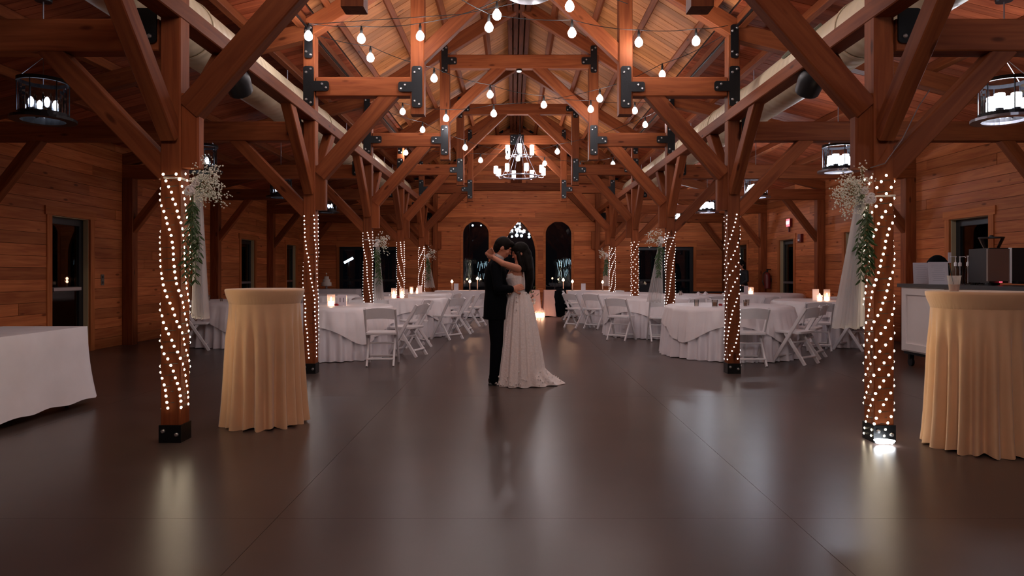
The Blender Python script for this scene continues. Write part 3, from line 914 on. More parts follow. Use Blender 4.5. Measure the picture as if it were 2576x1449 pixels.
# ------------------------------------------------------------------ ducts, speakers
for s, nm in ((-1, 'left'), (1, 'right')):
    m, L = frame((s * 3.28, YF, 3.62), (s * 3.28, 19.4, 3.62))
    d = thing('spiral_duct', 'long round tan duct hung behind the %s long beam' % nm, 'duct', m)
    part('pipe', MB().tube([(-L / 2, 0, 0), (L / 2, 0, 0)], .28, 28), M['duct'], d, smooth=True)
    for Y in (3.2, 4.6, 6.6, 9.6, 10.9, 13.0, 14.3, 16.8, 18.0):
        x = Y - (YF + 19.4) / 2
        r = [(-.02, .284), (-.02, .292), (.02, .292), (.02, .284)]
        vs = [[(x + a, b * math.cos(2 * PI * j / 28), b * math.sin(2 * PI * j / 28)) for j in range(28)] for a, b in r]
        part('collar', MB().loft(vs, False), M['duct'], d, smooth=True)
        part('hanger', MB().tube([(x, 0, .285), (x, 0, .50)], .006, 4), M['greymetal'], d)
    for Y in ((7.55,) if s > 0 else ()):
        x = Y - (YF + 19.4) / 2
        q = MB().box(-.35, .35, -.10, .10, -.012, .02)
        part('air_grille', q, plain('grey green grille', (.16, .16, .11), .5), d, m @ T(x, s * .20, .20) @ Matrix.Rotation(-s * PI / 4, 4, 'X'))
    sp = thing('speaker', 'black round stage light clamped under the %s long beam' % nm, 'speaker', T(s * 2.74, 6.5, 3.11) @ Matrix.Scale(1.15, 4))
    body = MB(); body.T = Matrix.Rotation(.9, 4, 'X')
    body.lathe([(.075, -.13), (.10, -.12), (.11, .0), (.10, .08), (.05, .12)], 16)
    part('housing', body, M['blackplastic'], sp, smooth=True)
    part('bracket', MB().box(-.012, .012, -.05, .05, .04, .12), M['steel'], sp)

# ------------------------------------------------------------------ wall fittings
e = thing('exit_sign', 'red lit EXIT sign on the right wall over a door', 'sign', T(XW - .02, 17.42, 2.40) @ RZ(-PI / 2))
part('body', MB().box(-.11, .11, -.07, -.005, .04, .25), M['red'], e)
part('face', MB().box(-.10, .10, -.075, -.07, .05, .24), M['exit'], e)
part('bracket', MB().box(-.02, .02, -.06, -.02, -.09, .04), M['red'], e)
def text(parent, s, size, mat, world, ext=.002, name='lettering'):
    cu = bpy.data.curves.new(name, 'FONT'); cu.body = s; cu.size = size; cu.extrude = ext
    cu.align_x = 'CENTER'; cu.align_y = 'CENTER'
    o = bpy.data.objects.new('tmp', cu); COL.objects.link(o)
    bpy.context.view_layer.update()
    me = bpy.data.meshes.new_from_object(o.evaluated_get(bpy.context.evaluated_depsgraph_get()))
    bpy.data.objects.remove(o)
    me.materials.clear()
    return link(name, me, mat, parent, world)
text(e, 'EXIT', .105, M['exitpale'], WM[e.name] @ T(0, -.077, .145) @ Matrix.Rotation(PI / 2, 4, 'X'))
fa = thing('fire_alarm', 'small red fire alarm box right of the far right door', 'alarm', T(XW - .02, 16.75, 2.02) @ RZ(-PI / 2))
part('body', MB().box(-.09, .09, -.07, 0, 0, .20), M['red'], fa)
part('lens', MB().box(-.03, .03, -.09, -.07, .03, .07), M['paper'], fa)
fe = thing('fire_extinguisher', 'dark fire extinguisher hung on the right wall left of the far right door', 'fire extinguisher', T(XW - .12, 18.75, .82))
part('cylinder', MB().lathe([(.05, 0), (.085, .02), (.085, .36), (.06, .43), (.025, .46)], 14), M['red'], fe, smooth=True)
part('valve', MB().lathe([(.02, .45), (.02, .52)], 8).box(-.03, .09, -.015, .015, .52, .55), M['steel'], fe)
part('hose', MB().tube([(-.02, 0, .5), (-.12, 0, .42), (-.13, 0, .2), (-.10, 0, .1)], .014, 6), M['blackplastic'], fe)
part('bracket', MB().box(.06, .10, -.05, .05, .2, .3), M['steel'], fe)
sw = thing('switch_plate', 'small dark switch plate right of the nearest left door', 'switch', T(-XW + .02, 11.42, 1.15) @ RZ(PI / 2))
part('plate', MB().box(-.04, .04, -.008, 0, -.09, .09), M['greyplate'], sw)
for z in (-.045, .045): part('rocker', MB().box(-.013, .013, -.014, -.008, z - .02, z + .02), M['blackplastic'], sw)
# outdoor lights seen through the arched windows, and strands imitating reflections in the panes
og = thing('outdoor_string_lights', 'cluster of white bulbs outside the pointed middle window', 'string lights', T(*px(1300, 575, 28)))
for i, (a, b, r) in enumerate([(1300, 561, 1.2), (1293, 566, .9), (1285, 578, 1.1), (1278, 582, .8), (1299, 578, 1.2), (1303, 576, 1.1), (1308, 571, 1), (1308, 582, .9), (1312, 582, .9), (1273, 593, 1.6), (1288, 595, .9), (1300, 592, 1.5), (1312, 593, 1.2), (1331, 589, 1), (1331, 596, 1.1), (1189, 567, .8), (1210, 567, .6), (1268, 596, 1.2)]):
    q = px(a, b, 28 + (i % 3) * .7)
    part('bulb', MB().ball((0, 0, 0), .05 * r, 8, 6), M['outdoor'], og, T(*q))
owp = [px(1180, 560, 28), px(1240, 585, 28), px(1275, 586, 28), px(1300, 556, 28), px(1331, 580, 28), px(1345, 572, 28)]
part('wire', MB().tube(owp, .01, 4), M['cable'], og, T())
for a in (1180, 1345):
    v = px(a, 560, 28); part('pole', MB().tube([(v.x, 28, -.05), (v.x, 28, v.z + .1)], .03, 6), M['cable'], og, T())
ol = thing('outdoor_lamp', 'slanted yellow-white tube lamp outside the left double doors', 'lamp', T(*px(877, 655, 26)))
part('tube', MB().tube([px(866, 661, 26), px(888, 649, 26)], .045, 8), M['outdoor'], ol, T())
v = px(877, 655, 26); part('pole', MB().tube([(v.x, 26.06, -.05), (v.x, 26.06, v.z + .05)], .03, 6), M['cable'], ol, T())
for nm, x0, x1, sg in (('left', 1204, 1238, 0), ('right', 1401, 1436, 1)):
    q = thing('icicle_lights', 'pale icicle strands imitating reflections in the %s arched window' % nm, 'string lights', T(*px((x0 + x1) / 2, 700, 25)))  # reflections in the panes, modelled as glowing strands outside
    mb = MB()
    rnd = random.Random(4 + sg)
    for k in range(11):
        xx = x0 + (x1 - x0) * k / 10 + rnd.uniform(-1, 1); top = 658 - (k if sg else -abs(k - 5)) * .8 + rnd.uniform(-4, 4)
        h = rnd.uniform(12, 20)
        mb.tube([px(xx, top, 25), px(xx + rnd.uniform(-3, 3), top + h, 25)], .006, 4)
        if rnd.random() < .7: mb.tube([px(xx, top + 26, 25), px(xx + rnd.uniform(-4, 4), top + 26 + h, 25)], .0035, 4)
    part('strand', mb, M['glint'], q, T(), kind='stuff')
    v = px((x0 + x1) / 2, 660, 25); part('frame', MB().tube([(v.x - .3, 25.03, -.05), (v.x - .3, 25.03, v.z + .1), (v.x + .3, 25.03, v.z + .1), (v.x + .3, 25.03, -.05)], .02, 6), M['cable'], q, T())

# ------------------------------------------------------------------ folding chairs
def make_chair():
    t = link('folding_chair', None)
    mb = MB()
    for i in range(8):
        pass
    def bar(p0, p1, w, h):
        m, L = frame(p0, p1, (0, 1, 0)); b = MB(); b.T = m
        w *= 1.2; h *= 1.15
        return b.cbox(-L / 2, L / 2, -w / 2, w / 2, -h / 2, h / 2, .006)
    rings = []
    for i in range(9):
        x = -.19 + .38 * i / 8; d = .028 * (1 - (2 * i / 8 - 1) ** 2)
        top = .775 + .018 * (1 - (2 * i / 8 - 1) ** 2)
        rings.append([(x, -.255 - d, top), (x, -.235 - d, top), (x, -.205 - d, .635 + .015 * (1 - (2 * i / 8 - 1) ** 2)), (x, -.225 - d, .635 + .015 * (1 - (2 * i / 8 - 1) ** 2))])
    part('backrest', MB().loft(rings), M['chair'], t, smooth=True)
    seat = MB(); s = []
    for z, g in ((.425, .0), (.432, .004), (.452, .004), (.458, 0)):
        pts = []
        for cx, cy, a0 in ((.17, .18, 0), (-.17, .18, PI / 2), (-.17, -.15, PI), (.17, -.15, 1.5 * PI)):
            for j in range(4):
                a = a0 + PI / 2 * j / 3; pts.append((cx + (.03 + g) * math.cos(a), cy + (.03 + g) * math.sin(a), z))
        s.append(pts)
    part('seat', seat.loft(s), M['chair'], t)
    for x in (-.205, .205): part('leg', bar((x, -.255, .785), (x, .235, .0), .024, .042), M['chair'], t)
    for x in (-.178, .178): part('leg', bar((x, .06, .43), (x, -.235, .0), .022, .042), M['chair'], t)
    part('stretcher', bar((-.178, -.18, .10), (.178, -.18, .10), .022, .045), M['chair'], t)
    part('stretcher', bar((-.178, -.04, .30), (.178, -.04, .30), .018, .03), M['chair'], t)
    part('stretcher', bar((-.205, .175, .10), (.205, .175, .10), .022, .038), M['chair'], t)
    part('seat_rail', bar((-.205, -.13, .435), (.205, -.13, .435), .022, .045), M['chair'], t)
    return t
chair0 = make_chair(); used = []
def chair(x, y, deg, label):
    w = T(x, y, 0) @ RZ(math.radians(deg))
    if not used:
        chair0.matrix_basis = w; WM[chair0.name] = w; o = chair0
        used.append(1)
    else: o = dup(chair0, w)
    tag(o, label, 'chair', 'white folding chairs round the dinner tables')
    return o
CH = [(-1.92, 9.45, 4, 'white folding chair seen square from behind, at the number 11 table'),
      (-1.72, 10.45, 72, 'white folding chair in side view at the right of the number 11 table'),
      (-1.80, 11.75, 118, 'white folding chair behind the right edge of the number 11 table'),
      (-1.36, 13.05, 52, 'white folding chair in side view in front of the second left table'),
      (-1.20, 14.3, 85, 'white folding chair at the right side of the second left table'),
      (-1.62, 15.75, 70, 'white folding chair at the front right of the third left table'),
      (-1.04, 16.3, 68, 'white folding chair nearest the dancing couple on the left'),
      (-5.35, 11.25, -72, 'lone white folding chair between the nearest left post and the left cocktail table'),
      (-2.87, 12.02, 176, 'white folding chair behind the number 11 table, back showing over its top'),
      (-3.15, 15.2, 170, 'white folding chair behind the second left table, left of the third left post'),
      (-2.55, 12.55, -4, 'white folding chair in front of the second left table, between two tables'),
      (-3.55, 15.45, 100, 'white folding chair beside the far left aisle table'),
      (3.13, 9.42, 0, 'white folding chair seen from behind, partly hidden by the second right post'),
      (3.88, 9.62, 38, 'white folding chair right of the nearest right table, nearest of the pair'),
      (4.30, 10.25, 52, 'white folding chair right of the nearest right table, rear one of the pair'),
      (4.87, 11.2, -12, 'white folding chair back showing above the pair right of the nearest right table'),
      (5.50, 11.25, 40, 'white folding chair half veiled by the drape of the nearest right post'),
      (6.25, 13.45, 150, 'white folding chair behind the right aisle table with two candle jars'),
      (1.93, 12.9, -32, 'white folding chair in front of the second right table, facing right'),
      (2.62, 12.7, -4, 'white folding chair left of the nearest right table, close to the third right post'),
      (1.36, 15.75, -48, 'white folding chair at the aisle on the right, leftmost of the pair'),
      (1.78, 15.5, -40, 'white folding chair at the aisle on the right, right one of the pair'),
      (3.30, 12.9, 15, 'white folding chair back just right of the third right post'),
      (4.05, 14.15, 8, 'white folding chair back between the third and second right posts'),
      (4.95, 13.8, 25, 'white folding chair back right of the second right post'),
      (3.55, 12.05, 172, 'white folding chair behind the nearest right table'),
      (1.46, 18.5, -86, 'white folding chair with a black jacket hung over it')]
for c in CH: chair(*c)
jk = MB(); rings = []
for z, w, d in ((.10, .20, .07), (.3, .22, .085), (.5, .215, .085), (.66, .22, .09), (.76, .235, .085), (.815, .20, .06), (.845, .10, .035), (.85, .05, .02)):
    rings.append([(d * math.sin(2 * PI * j / 24) * (1 + .2 * math.sin(4 * j)), w * math.cos(2 * PI * j / 24), z) for j in range(24)])
jk.loft(rings)
for sy in (-1, 1): jk.tube([(0, sy * .20, .77), (.01, sy * .25, .62), (.03, sy * .255, .42), (.04, sy * .24, .22)], [.06, .062, .056, .05], 10)
o = link('jacket', jk.mesh('jacket', True), M['suit'], None, T(1.17, 18.44, 0) @ RZ(-.55))
tag(o, 'black suit jacket hung over the back of a far white chair', 'jacket')
# ------------------------------------------------------------------ round tables, cloths and overlays
def skirt_off(a, L, seed, pleat=42, amp=.062):
    "how far the pleated skirt of a round cloth stands off the table edge at angle a, depth L"
    r = random.Random(seed); p = [r.uniform(0, 6.28) for _ in range(4)]
    g = min(1, L / .3)
    fold = math.sin(pleat * a + p[0] + 1.3 * math.sin(3 * a + p[1])) + .5 * math.sin(17 * a + p[2])
    return .012 + g * (.3 + .7 * L / .75) * amp * fold * .7 + .03 * g + .05 * L
def cloth_mesh(R, zt, drop, n=336, seed=0, over=False):
    rnd = random.Random(seed + 99); ph = [rnd.uniform(0, 6.28) for _ in range(4)]
    mb = MB(); rings = []
    for r in (0.02, R * .5, R * .9, R * .985): rings.append([(r * math.cos(2 * PI * j / n), r * math.sin(2 * PI * j / n), zt) for j in range(n)])
    steps = 12
    for i in range(1, steps + 1):
        f = i / steps; rg = []
        for j in range(n):
            a = 2 * PI * j / n
            d = drop(a) if callable(drop) else drop
            L = d * f
            o = skirt_off(a, L, seed)
            if over:
                own = .03 + .10 * L + .045 * min(1, L / .2) * math.sin(15 * a + ph[0] + math.sin(2 * a + ph[1]))
                m = [skirt_off(a + e, L, seed) for e in (-.035, 0, .035)]
                o = max(own, max(m) + .012)
            rr = R + o
            rg.append((rr * math.cos(a), rr * math.sin(a), zt - .004 - L + (.004 * math.sin(9 * a) if i == steps else 0)))
        rings.append(rg)
    return mb.loft(rings, caps=False).add([rings[0][j] for j in range(n)], [tuple(range(n - 1, -1, -1))])
def over_drop(s, R, rot, lo):
    def f(a):
        a = a + rot
        L = s / ((abs(math.cos(a)) ** 5 + abs(math.sin(a)) ** 5) ** .2) - R
        return max(.05, min(lo, L))
    return f
RT = .93
def round_table(x, y, desc, rot, R=RT, z=.755, cloth='cloth', over=True, seed=0):
    w = T(x, y, 0)
    t = thing('round_table', 'cloth-covered ' + desc, 'table', w, 'round dinner tables')
    part('tabletop', MB().lathe([(R - .05, z - .03), (R - .02, z - .027), (R - .02, z - .008), (R - .05, z - .005)], 40), M['beam'], t)
    for a in range(4):
        b = a * PI / 2 + .7
        part('leg', MB().tube([(.35 * math.cos(b), .35 * math.sin(b), z - .03), (.55 * math.cos(b), .55 * math.sin(b), 0)], .015, 6), M['steel'], t)
    c = link('tablecloth', cloth_mesh(R, z, z - .012, seed=seed).mesh('tablecloth', 'all'), M[cloth], None, w)
    tag(c, 'pleated cloth of the ' + desc, 'tablecloth', 'floor-length white tablecloths')
    if over:
        o = link('overlay_cloth', cloth_mesh(R, z + .012, over_drop(R * 1.27, R, rot, .62), seed=seed, over=True).mesh('overlay_cloth', 'all'), M['overlay'], None, w @ T(0, 0, 0))
        tag(o, 'satin overlay on the ' + desc, 'tablecloth', 'satin overlay cloths')
    return z + .014
TB = {
 'A': (-2.95, 10.6, 'round table with number card 11', .05),
 'B': (-2.42, 14.0, 'second round table left of the dance floor', -.4),
 'C': (-2.6, 17.1, 'third round table left of the dance floor', .1),
 'E': (-5.05, 12.4, 'left aisle table beyond the nearest left post', .5),
 'Fa': (-4.6, 15.6, 'dim round table far down the left aisle', .9),
 'G': (3.24, 10.62, 'round table behind the second right post', .2),
 'H': (2.78, 13.95, 'second round table right of the dance floor', .7),
 'I': (2.62, 17.1, 'third round table right of the dance floor', .3),
 'K': (5.62, 12.45, 'right aisle round table with two candle jars', .4),
 'L': (5.95, 16.6, 'round table before the standing guest', .8),
 'Mm': (3.98, 15.65, 'right aisle table between two posts', .2),
}
TZ = {}
for i, (k, (x, y, d, rot)) in enumerate(TB.items()): TZ[k] = round_table(x, y, d, rot, seed=i)
# long head tables either side of the sweetheart table
def rect_cloth(hx, hy, z, hem, seed, amp=.02, n=26, flare=.03, cfl=.05):
    rnd = random.Random(seed); per = []
    for k, (ax, ay, bx, by) in enumerate(((-hx, -hy, hx, -hy), (hx, -hy, hx, hy), (hx, hy, -hx, hy), (-hx, hy, -hx, -hy))):
        m = max(8, int(math.hypot(bx - ax, by - ay) * n))
        for j in range(m):
            f = j / m; per.append((ax + (bx - ax) * f, ay + (by - ay) * f, f, k))
    q = len(per); rings = [[(x, y, z) for x, y, f, k in per]]
    ph = rnd.uniform(0, 6)
    for i in range(1, 9):
        g = i / 8; rg = []
        for j, (x, y, f, k) in enumerate(per):
            nx, ny = ((0, -1), (1, 0), (0, 1), (-1, 0))[k]
            L = math.hypot(x, y) or 1
            cf = max(0, 1 - min(f, 1 - f) * 8)
            nn = Vector((nx, ny)) * (1 - cf * .5) + Vector((x / L, y / L)) * cf * .5
            off = .004 + g * flare + amp * g * math.sin(j * 1.3 * 10 / n + ph) * (.6 + .4 * math.sin(j * .31)) + cf * g * g * cfl
            rg.append((x + nn.x * off, y + nn.y * off, z - g * (z - hem) + (.008 * math.sin(j * .6) if i == 8 else 0)))
        rings.append(rg)
    return MB().loft(rings, caps=False).add([rings[0][j] for j in range(q)], [tuple(range(q))])
def long_table(x, y, hx, hy, z, desc, mat, seed, hem=.02, amp=.02, world=None, flare=.03, cfl=.05):
    w = world or T(x, y, 0)
    t = thing('banquet_table', 'long table under cloth, ' + desc, 'table', w)
    part('tabletop', MB().box(-hx + .01, hx - .01, -hy + .01, hy - .01, z - .04, z - .006), M['beam'], t)
    for a in (-1, 1):
        for b in (-1, 1): part('leg', MB().tube([(a * (hx - .12), b * (hy - .12), z - .04), (a * (hx - .12), b * (hy - .12), 0)], .015, 6), M['steel'], t)
    c = link('tablecloth', rect_cloth(hx, hy, z, hem, seed, amp, flare=flare, cfl=cfl).mesh('tablecloth', True), M[mat], None, w)
    tag(c, 'cloth of the ' + desc, 'tablecloth')
    return z
long_table(-1.55, 19.7, .78, .38, .76, 'head table left of the couple, with taper candles', 'cloth', 3)
long_table(2.25, 19.75, .80, .38, .76, 'head table right of the black jacket, with taper candles', 'cloth', 4)
long_table(1.08, 19.95, .29, .34, .76, 'blush sweetheart table left of the black jacket', 'pinkcloth', 5, amp=.035)
long_table(.36, 20.0, .30, .32, .76, 'blush table close behind the bride', 'pinkcloth', 15, amp=.035)
long_table(-5.7, 21.4, .75, .38, .76, 'cake table in the far left corner', 'cloth', 6)
# buffet table at the lower left
long_table(0, 0, .40, 1.75, .757, 'big buffet table cut by the left edge of the photo', 'cloth', 8, hem=.07, amp=.014, flare=.0, cfl=.12,
           world=T(-4.575, 4.80, 0) @ RZ(math.radians(.6)))

# ------------------------------------------------------------------ cocktail tables in stretch velvet
def cocktail(x, y, z, R, label, seed, lean=0):
    t = thing('cocktail_table', label, 'table', T(x, y, 0))
    rnd = random.Random(seed); n = 180; ph = [rnd.uniform(0, 6) for _ in range(5)]
    part('base', MB().lathe([(.25, 0), (.25, .012), (.03, .03), (.03, z - .03), (R * .96, z - .025), (R * .96, z - .008)], 24), M['steel'], t)
    cap = []
    for f, r, zz in ((0, .01, z), (0, R * .6, z), (0, R * .97, z), (0, R * 1.0, z - .006), (.1, R * 1.0, z - .02), (.35, R * .965, z - .06), (.7, R * .915, z - .10), (1, R * .885, z - .135), (1, R * .87, z - .14)):
        cap.append([((r + .003 * f * math.sin(70 * 2 * PI * j / n)) * math.cos(2 * PI * j / n), (r + .003 * f * math.sin(70 * 2 * PI * j / n)) * math.sin(2 * PI * j / n), zz) for j in range(n)])
    part('cover_top', MB().loft(cap, caps=False), M['champagne'], t, smooth='all')
    sk = []
    z1 = z - .13
    for i in range(15):
        f = i / 14; rg = []
        for j in range(n):
            a = 2 * PI * j / n
            fold = math.sin(21 * a + ph[0] + .9 * math.sin(2 * a + ph[1]) + .25 * f * math.sin(5 * a)) + .45 * math.sin(9 * a + ph[2] + f * .5)
            fold = fold if fold < 0 else fold * .8
            g = min(1, max(0, (f - .02) / .25))
            r = R * (.90 + .06 * f + .04 * f ** 6) + (.012 + .036 * f) * fold * g
            rg.append((r * math.cos(a), r * math.sin(a), z1 * (1 - f) + .008 + (.01 * math.sin(11 * a + ph[3]) if i == 14 else 0) * (1 if i == 14 else 0)))
        sk.append(rg)
    part('skirt', MB().loft(sk, caps=False), M['champagne'], t, smooth='all')
    return t
cocktail(-2.205, 5.78, 1.135, .318, 'champagne velvet covered cocktail table right of the nearest left post', 2)
cocktail(3.30, 4.98, 1.135, .345, 'champagne velvet covered cocktail table at the right edge, with a drink on it', 5)
cu = thing('plastic_cup', 'clear plastic cup of iced coffee with a dark straw on the right cocktail table', 'cup', T(*px(2400, 729, 4.86)))
WM[cu.name] = T(px(2400, 729, 4.86).x, 4.86, 1.137); cu.matrix_basis = WM[cu.name]
part('cup', MB().lathe([(.028, .002), (.030, .0), (.044, .108), (.048, .112), (.046, .112), (.043, .108), (.029, .004)], 20, caps=False), M['cupfrost'], cu, smooth=True)
part('drink', MB().lathe([(.027, .003), (.033, .050)], 20), M['drink'], cu, smooth=True)
part('straw', MB().tube([(.006, 0, .01), (-.035, 0, .19)], .0035, 6), M['cable'], cu)

# ------------------------------------------------------------------ table-top things
def jar(p, label, lit=True, r=.045, h=.16, group='glass candle jars on the tables'):
    t = thing('candle_jar', label, 'candle', T(*p), group)
    part('jar', MB().lathe([(r - .004, .004), (r, 0), (r, h), (r - .003, h), (r - .004, .006)], 16, caps=False), M['jarglass'], t, smooth=True)
    part('candle', MB().lathe([(r * .72, .004), (r * .75, .01), (r * .75, .065), (r * .6, .07)], 12), M['candleglow'] if lit else M['wax'], t, smooth=True)
    if lit: part('flame', MB().lathe([(.004, .072), (.016, .088), (.013, .108), (.001, .135)], 8), M['flame'], t, smooth=True)
    return t
def card(p, s, label, h=.13, w=.09, yaw=0):
    t = thing('number_card', label, 'card', T(*p) @ RZ(yaw))
    part('holder', MB().box(-w / 2, w / 2, -.012, .012, 0, .01), M['paper'], t)
    part('sheet', MB().box(-w / 2, w / 2, -.002, .002, .008, h), M['paper'], t)
    if s: text(t, s, .10, M['ink'], WM[t.name] @ T(0, -.0035, h / 2) @ Matrix.Rotation(PI / 2, 4, 'X'), .0008)
def flower(p, label):
    t = thing('red_flower', label, 'flower', T(*p)); rnd = random.Random(int(p[0] * 100))
    for k in range(9):
        a = k * 2.4; rr = .006 + .0028 * k
        b = MB(); b.T = T(rr * math.cos(a), rr * math.sin(a), .028 - .0015 * k) @ RZ(a) @ Matrix.Rotation(.5, 4, 'Y')
        part('petal', b.ball((0, 0, 0), (.006, .014, .016), 6, 5), M['redflower'], t)
    part('stem', MB().tube([(0, 0, .02), (.03, .01, .006), (.06, 0, .004)], .003, 5), M['stem'], t)
def at(x, y, Y, k): 
    v = px(x, y, Y); return (v.x, Y, TZ[k] + .001)
jar(at(833, 760, 10.35, 'A'), 'left lit candle jar on the number 11 table', r=.06, h=.17)
jar(at(866, 760, 10.6, 'A'), 'lit candle jar tucked behind the number card 11', r=.04, h=.15)
card(at(860, 760, 10.3, 'A'), '11', 'white number card 11 on the table behind the left cocktail table', .17, .13, .1)
flower(at(846, 765, 10.2, 'A'), 'red flower lying between candle jar and number card 11')
jar(at(991, 745, 13.7, 'B'), 'left lit candle jar on the second left table', r=.055, h=.19)
jar(at(1011, 745, 13.8, 'B'), 'right lit candle jar on the second left table', r=.05, h=.19)
jar(at(1022, 745, 13.5, 'B'), 'clear jar at the right of the candle jars on the second left table', False, .04, .17)
flower(at(1001, 748, 13.4, 'B'), 'red flower between the two candle jars of the second left table')
jar(at(1035, 738, 16.7, 'C'), 'lit candle jar left of the card on the third left table')
jar(at(1049, 738, 16.5, 'C'), 'small lit candle close to the card on the third left table', r=.035, h=.06)
card(at(1056, 738, 16.8, 'C'), '', 'small number card on the third left table', .18, .12, -.2)
jar(at(2062, 750, 12.2, 'K'), 'left lit candle jar on the right aisle table', r=.05, h=.10)
jar(at(2080, 750, 12.3, 'K'), 'right lit candle jar on the right aisle table', r=.055, h=.20)
card(at(2052, 750, 12.4, 'K'), '', 'number card leaning by the candle jars on the right aisle table', .20, .13, .2)
jar(at(1888, 742, 16.2, 'L'), 'lit candle jar on the far right aisle table before the guest', r=.07, h=.16)
card(at(1877, 742, 16.1, 'L'), '', 'number card by the candle jar on the far right aisle table', .19, .12, .3)
def glassware(p, label, h=.10, r=.032, fill=None):
    t = thing('drinking_glass', label, 'glass', T(*p))
    part('bowl', MB().lathe([(r * .8, .0), (r * .85, .004), (r, h), (r - .003, h), (r * .75, .008)], 12, caps=False), M['cupp'], t, smooth=True)
    if fill: part('drink', MB().lathe([(r * .7, .008), (r * .85, h * .62)], 12), M[fill], t, smooth=True)
glassware(at(1798, 775, 10.1, 'G'), 'short glass of amber drink on the nearest right table', .10, .045, 'drink')
flower(at(1812, 773, 10.2, 'G'), 'red flower beside the amber drink on the nearest right table')
glassware(at(1752, 775, 10.15, 'G'), 'pale frosted glass on the left of the nearest right table', .10, .035)
glassware(at(1875, 770, 10.2, 'G'), 'small stemmed glass just right of the second right post', .09, .03, 'drink')
glassware(at(1880, 770, 10.45, 'G'), 'second small glass just right of the second right post', .09, .03)
glassware(at(515, 755, 12.0, 'E'), 'small amber glass at the left of the left aisle table', .11, .035, 'drink')
glassware(at(524, 755, 12.2, 'E'), 'small amber glass right of another on the left aisle table', .10, .035, 'drink')
glassware(at(557, 755, 11.9, 'E'), 'tiny glass right on the left aisle table', .06, .025)
glassware(at(1712, 740, 15.1, 'Mm'), 'clear glass on the right aisle table between two posts', .11, .035)
# napkins bundled on chairs/tables far right
for i, (a, Y, k) in enumerate(((1757, 15.2, 'Mm'), (1775, 15.4, 'Mm'), (1712, 15.6, 'Mm'))):
    p = at(a, 740, Y, k); t = thing('napkin', ['crumpled white napkin left of its neighbour on the right aisle table', 'crumpled white napkin right of its neighbour on the right aisle table', 'folded white napkin near the third right post'][i], 'napkin', T(*p))
    rnd = random.Random(i)
    part('fold', MB().loft([[((.07 - .02 * h) * (1 + .3 * math.sin(3 * j + h)) * math.cos(j * PI / 6), (.05 - .012 * h) * (1 + .3 * math.cos(2 * j + h)) * math.sin(j * PI / 6), .025 * h) for j in range(12)] for h in range(4)]), M['cloth'], t, smooth=True)
# taper candles on the head tables
def taper(p, label, h=.20):
    t = thing('taper_candle', label, 'candle', T(*p), 'taper candles on the head tables')
    part('holder', MB().lathe([(.03, 0), (.03, .008), (.01, .02), (.014, .04)], 10), M['stainless'], t)
    part('candle', MB().tube([(0, 0, .03), (0, 0, h)], .012, 8), M['wax'], t)
    part('flame', MB().lathe([(.008, h), (.030, h + .014), (.034, h + .038), (.020, h + .066), (.004, h + .085)], 8), M['flame'], t, smooth=True)
for a, Y, l, h in ((1137, 19.5, 'leftmost taper candle on the left head table', .22), (1182, 19.5, 'taper candle near the couple on the left head table', .22),
                (1440, 19.6, 'left taper candle on the right head table', .22), (1516, 19.6, 'right taper candle on the right head table', .20),
                (1201, 19.8, 'thin taper candle just left of the groom', .30), (1417, 19.9, 'thin taper candle before the right arched window', .26)):
    v = px(a, 700, Y); taper((v.x, Y, .762), l, h)
card((px(1148, 0, 19.5).x, 19.45, .762), '', 'small card between the left taper candles', .20, .13)
card((px(1467, 0, 19.6).x, 19.55, .762), '', 'small card between the right taper candles', .20, .13)
# wedding cake
ck = thing('wedding_cake', 'small tiered white cake in the dim far left', 'cake', T(-5.96, 21.4, .762))
part('stand', MB().lathe([(.12, 0), (.12, .01), (.03, .02), (.03, .08), (.19, .09), (.19, .10)], 20), M['greymetal'], ck)
for r, a, b in ((.155, .10, .21), (.115, .21, .31), (.075, .31, .39)): part('tier', MB().lathe([(r, a), (r, b - .01), (r - .01, b)], 24), M['cake'], ck, smooth=True)
part('topper', MB().tube([(0, 0, .39), (0, 0, .47)], .004, 5).ball((0, 0, .48), .025, 8, 6), M['petal'], ck)
# candle cluster and flowers on the floor by the sweetheart table
k = 0
for dx, dy, r, h in ((0, 0, .06, .20), (.10, -.06, .05, .26), (-.10, -.05, .05, .16), (.04, -.16, .06, .14), (.17, .02, .045, .22), (-.04, -.17, .045, .12), (.12, -.2, .04, .1)):
    v = px(1352, 790, 19.35)
    jar((v.x + dx, 19.35 + dy, .001), ['middle', 'tall right', 'left', 'front', 'far right', 'low front left', 'low front right'][k] + ' glass candle of the cluster on the floor by the bride', True, r, h, 'floor candles by the sweetheart table'); k += 1

def leaf_mesh(l, w):
    return MB().add([(0, 0, 0), (l * .35, -w, .004), (l * .35, w, .004), (l * .75, -w * .7, 0), (l * .75, w * .7, 0), (l, 0, -.006), (l * .5, 0, -.004)],
                    [(0, 1, 6), (0, 6, 2), (1, 3, 6), (2, 6, 4), (3, 5, 6), (6, 5, 4)])
_leafme = leaf_mesh(.075, .011).mesh('leaf'); _leafme.materials.append(M['leaf'])
def rmat(rnd, d=None, spread=1.0):
    "orientation whose x axis points roughly along d"
    v = Vector(d or (0, 0, -1)) + Vector((rnd.uniform(-1, 1), rnd.uniform(-1, 1), rnd.uniform(-1, 1))) * spread
    q = v.normalized().to_track_quat('X', 'Z').to_matrix().to_4x4()
    return q @ Matrix.Rotation(rnd.uniform(0, 6.28), 4, 'X')
ar = thing('flower_arrangement', 'blush and green flower arrangement standing behind the bride', 'flowers', T(*px(1330, 790, 19.3).to_tuple()[:2], 0))
part('vase', MB().lathe([(.06, 0), (.08, .05), (.09, .2), (.06, .28), (.065, .30)], 14), M['glass'], ar, smooth=True)
rnd = random.Random(11)
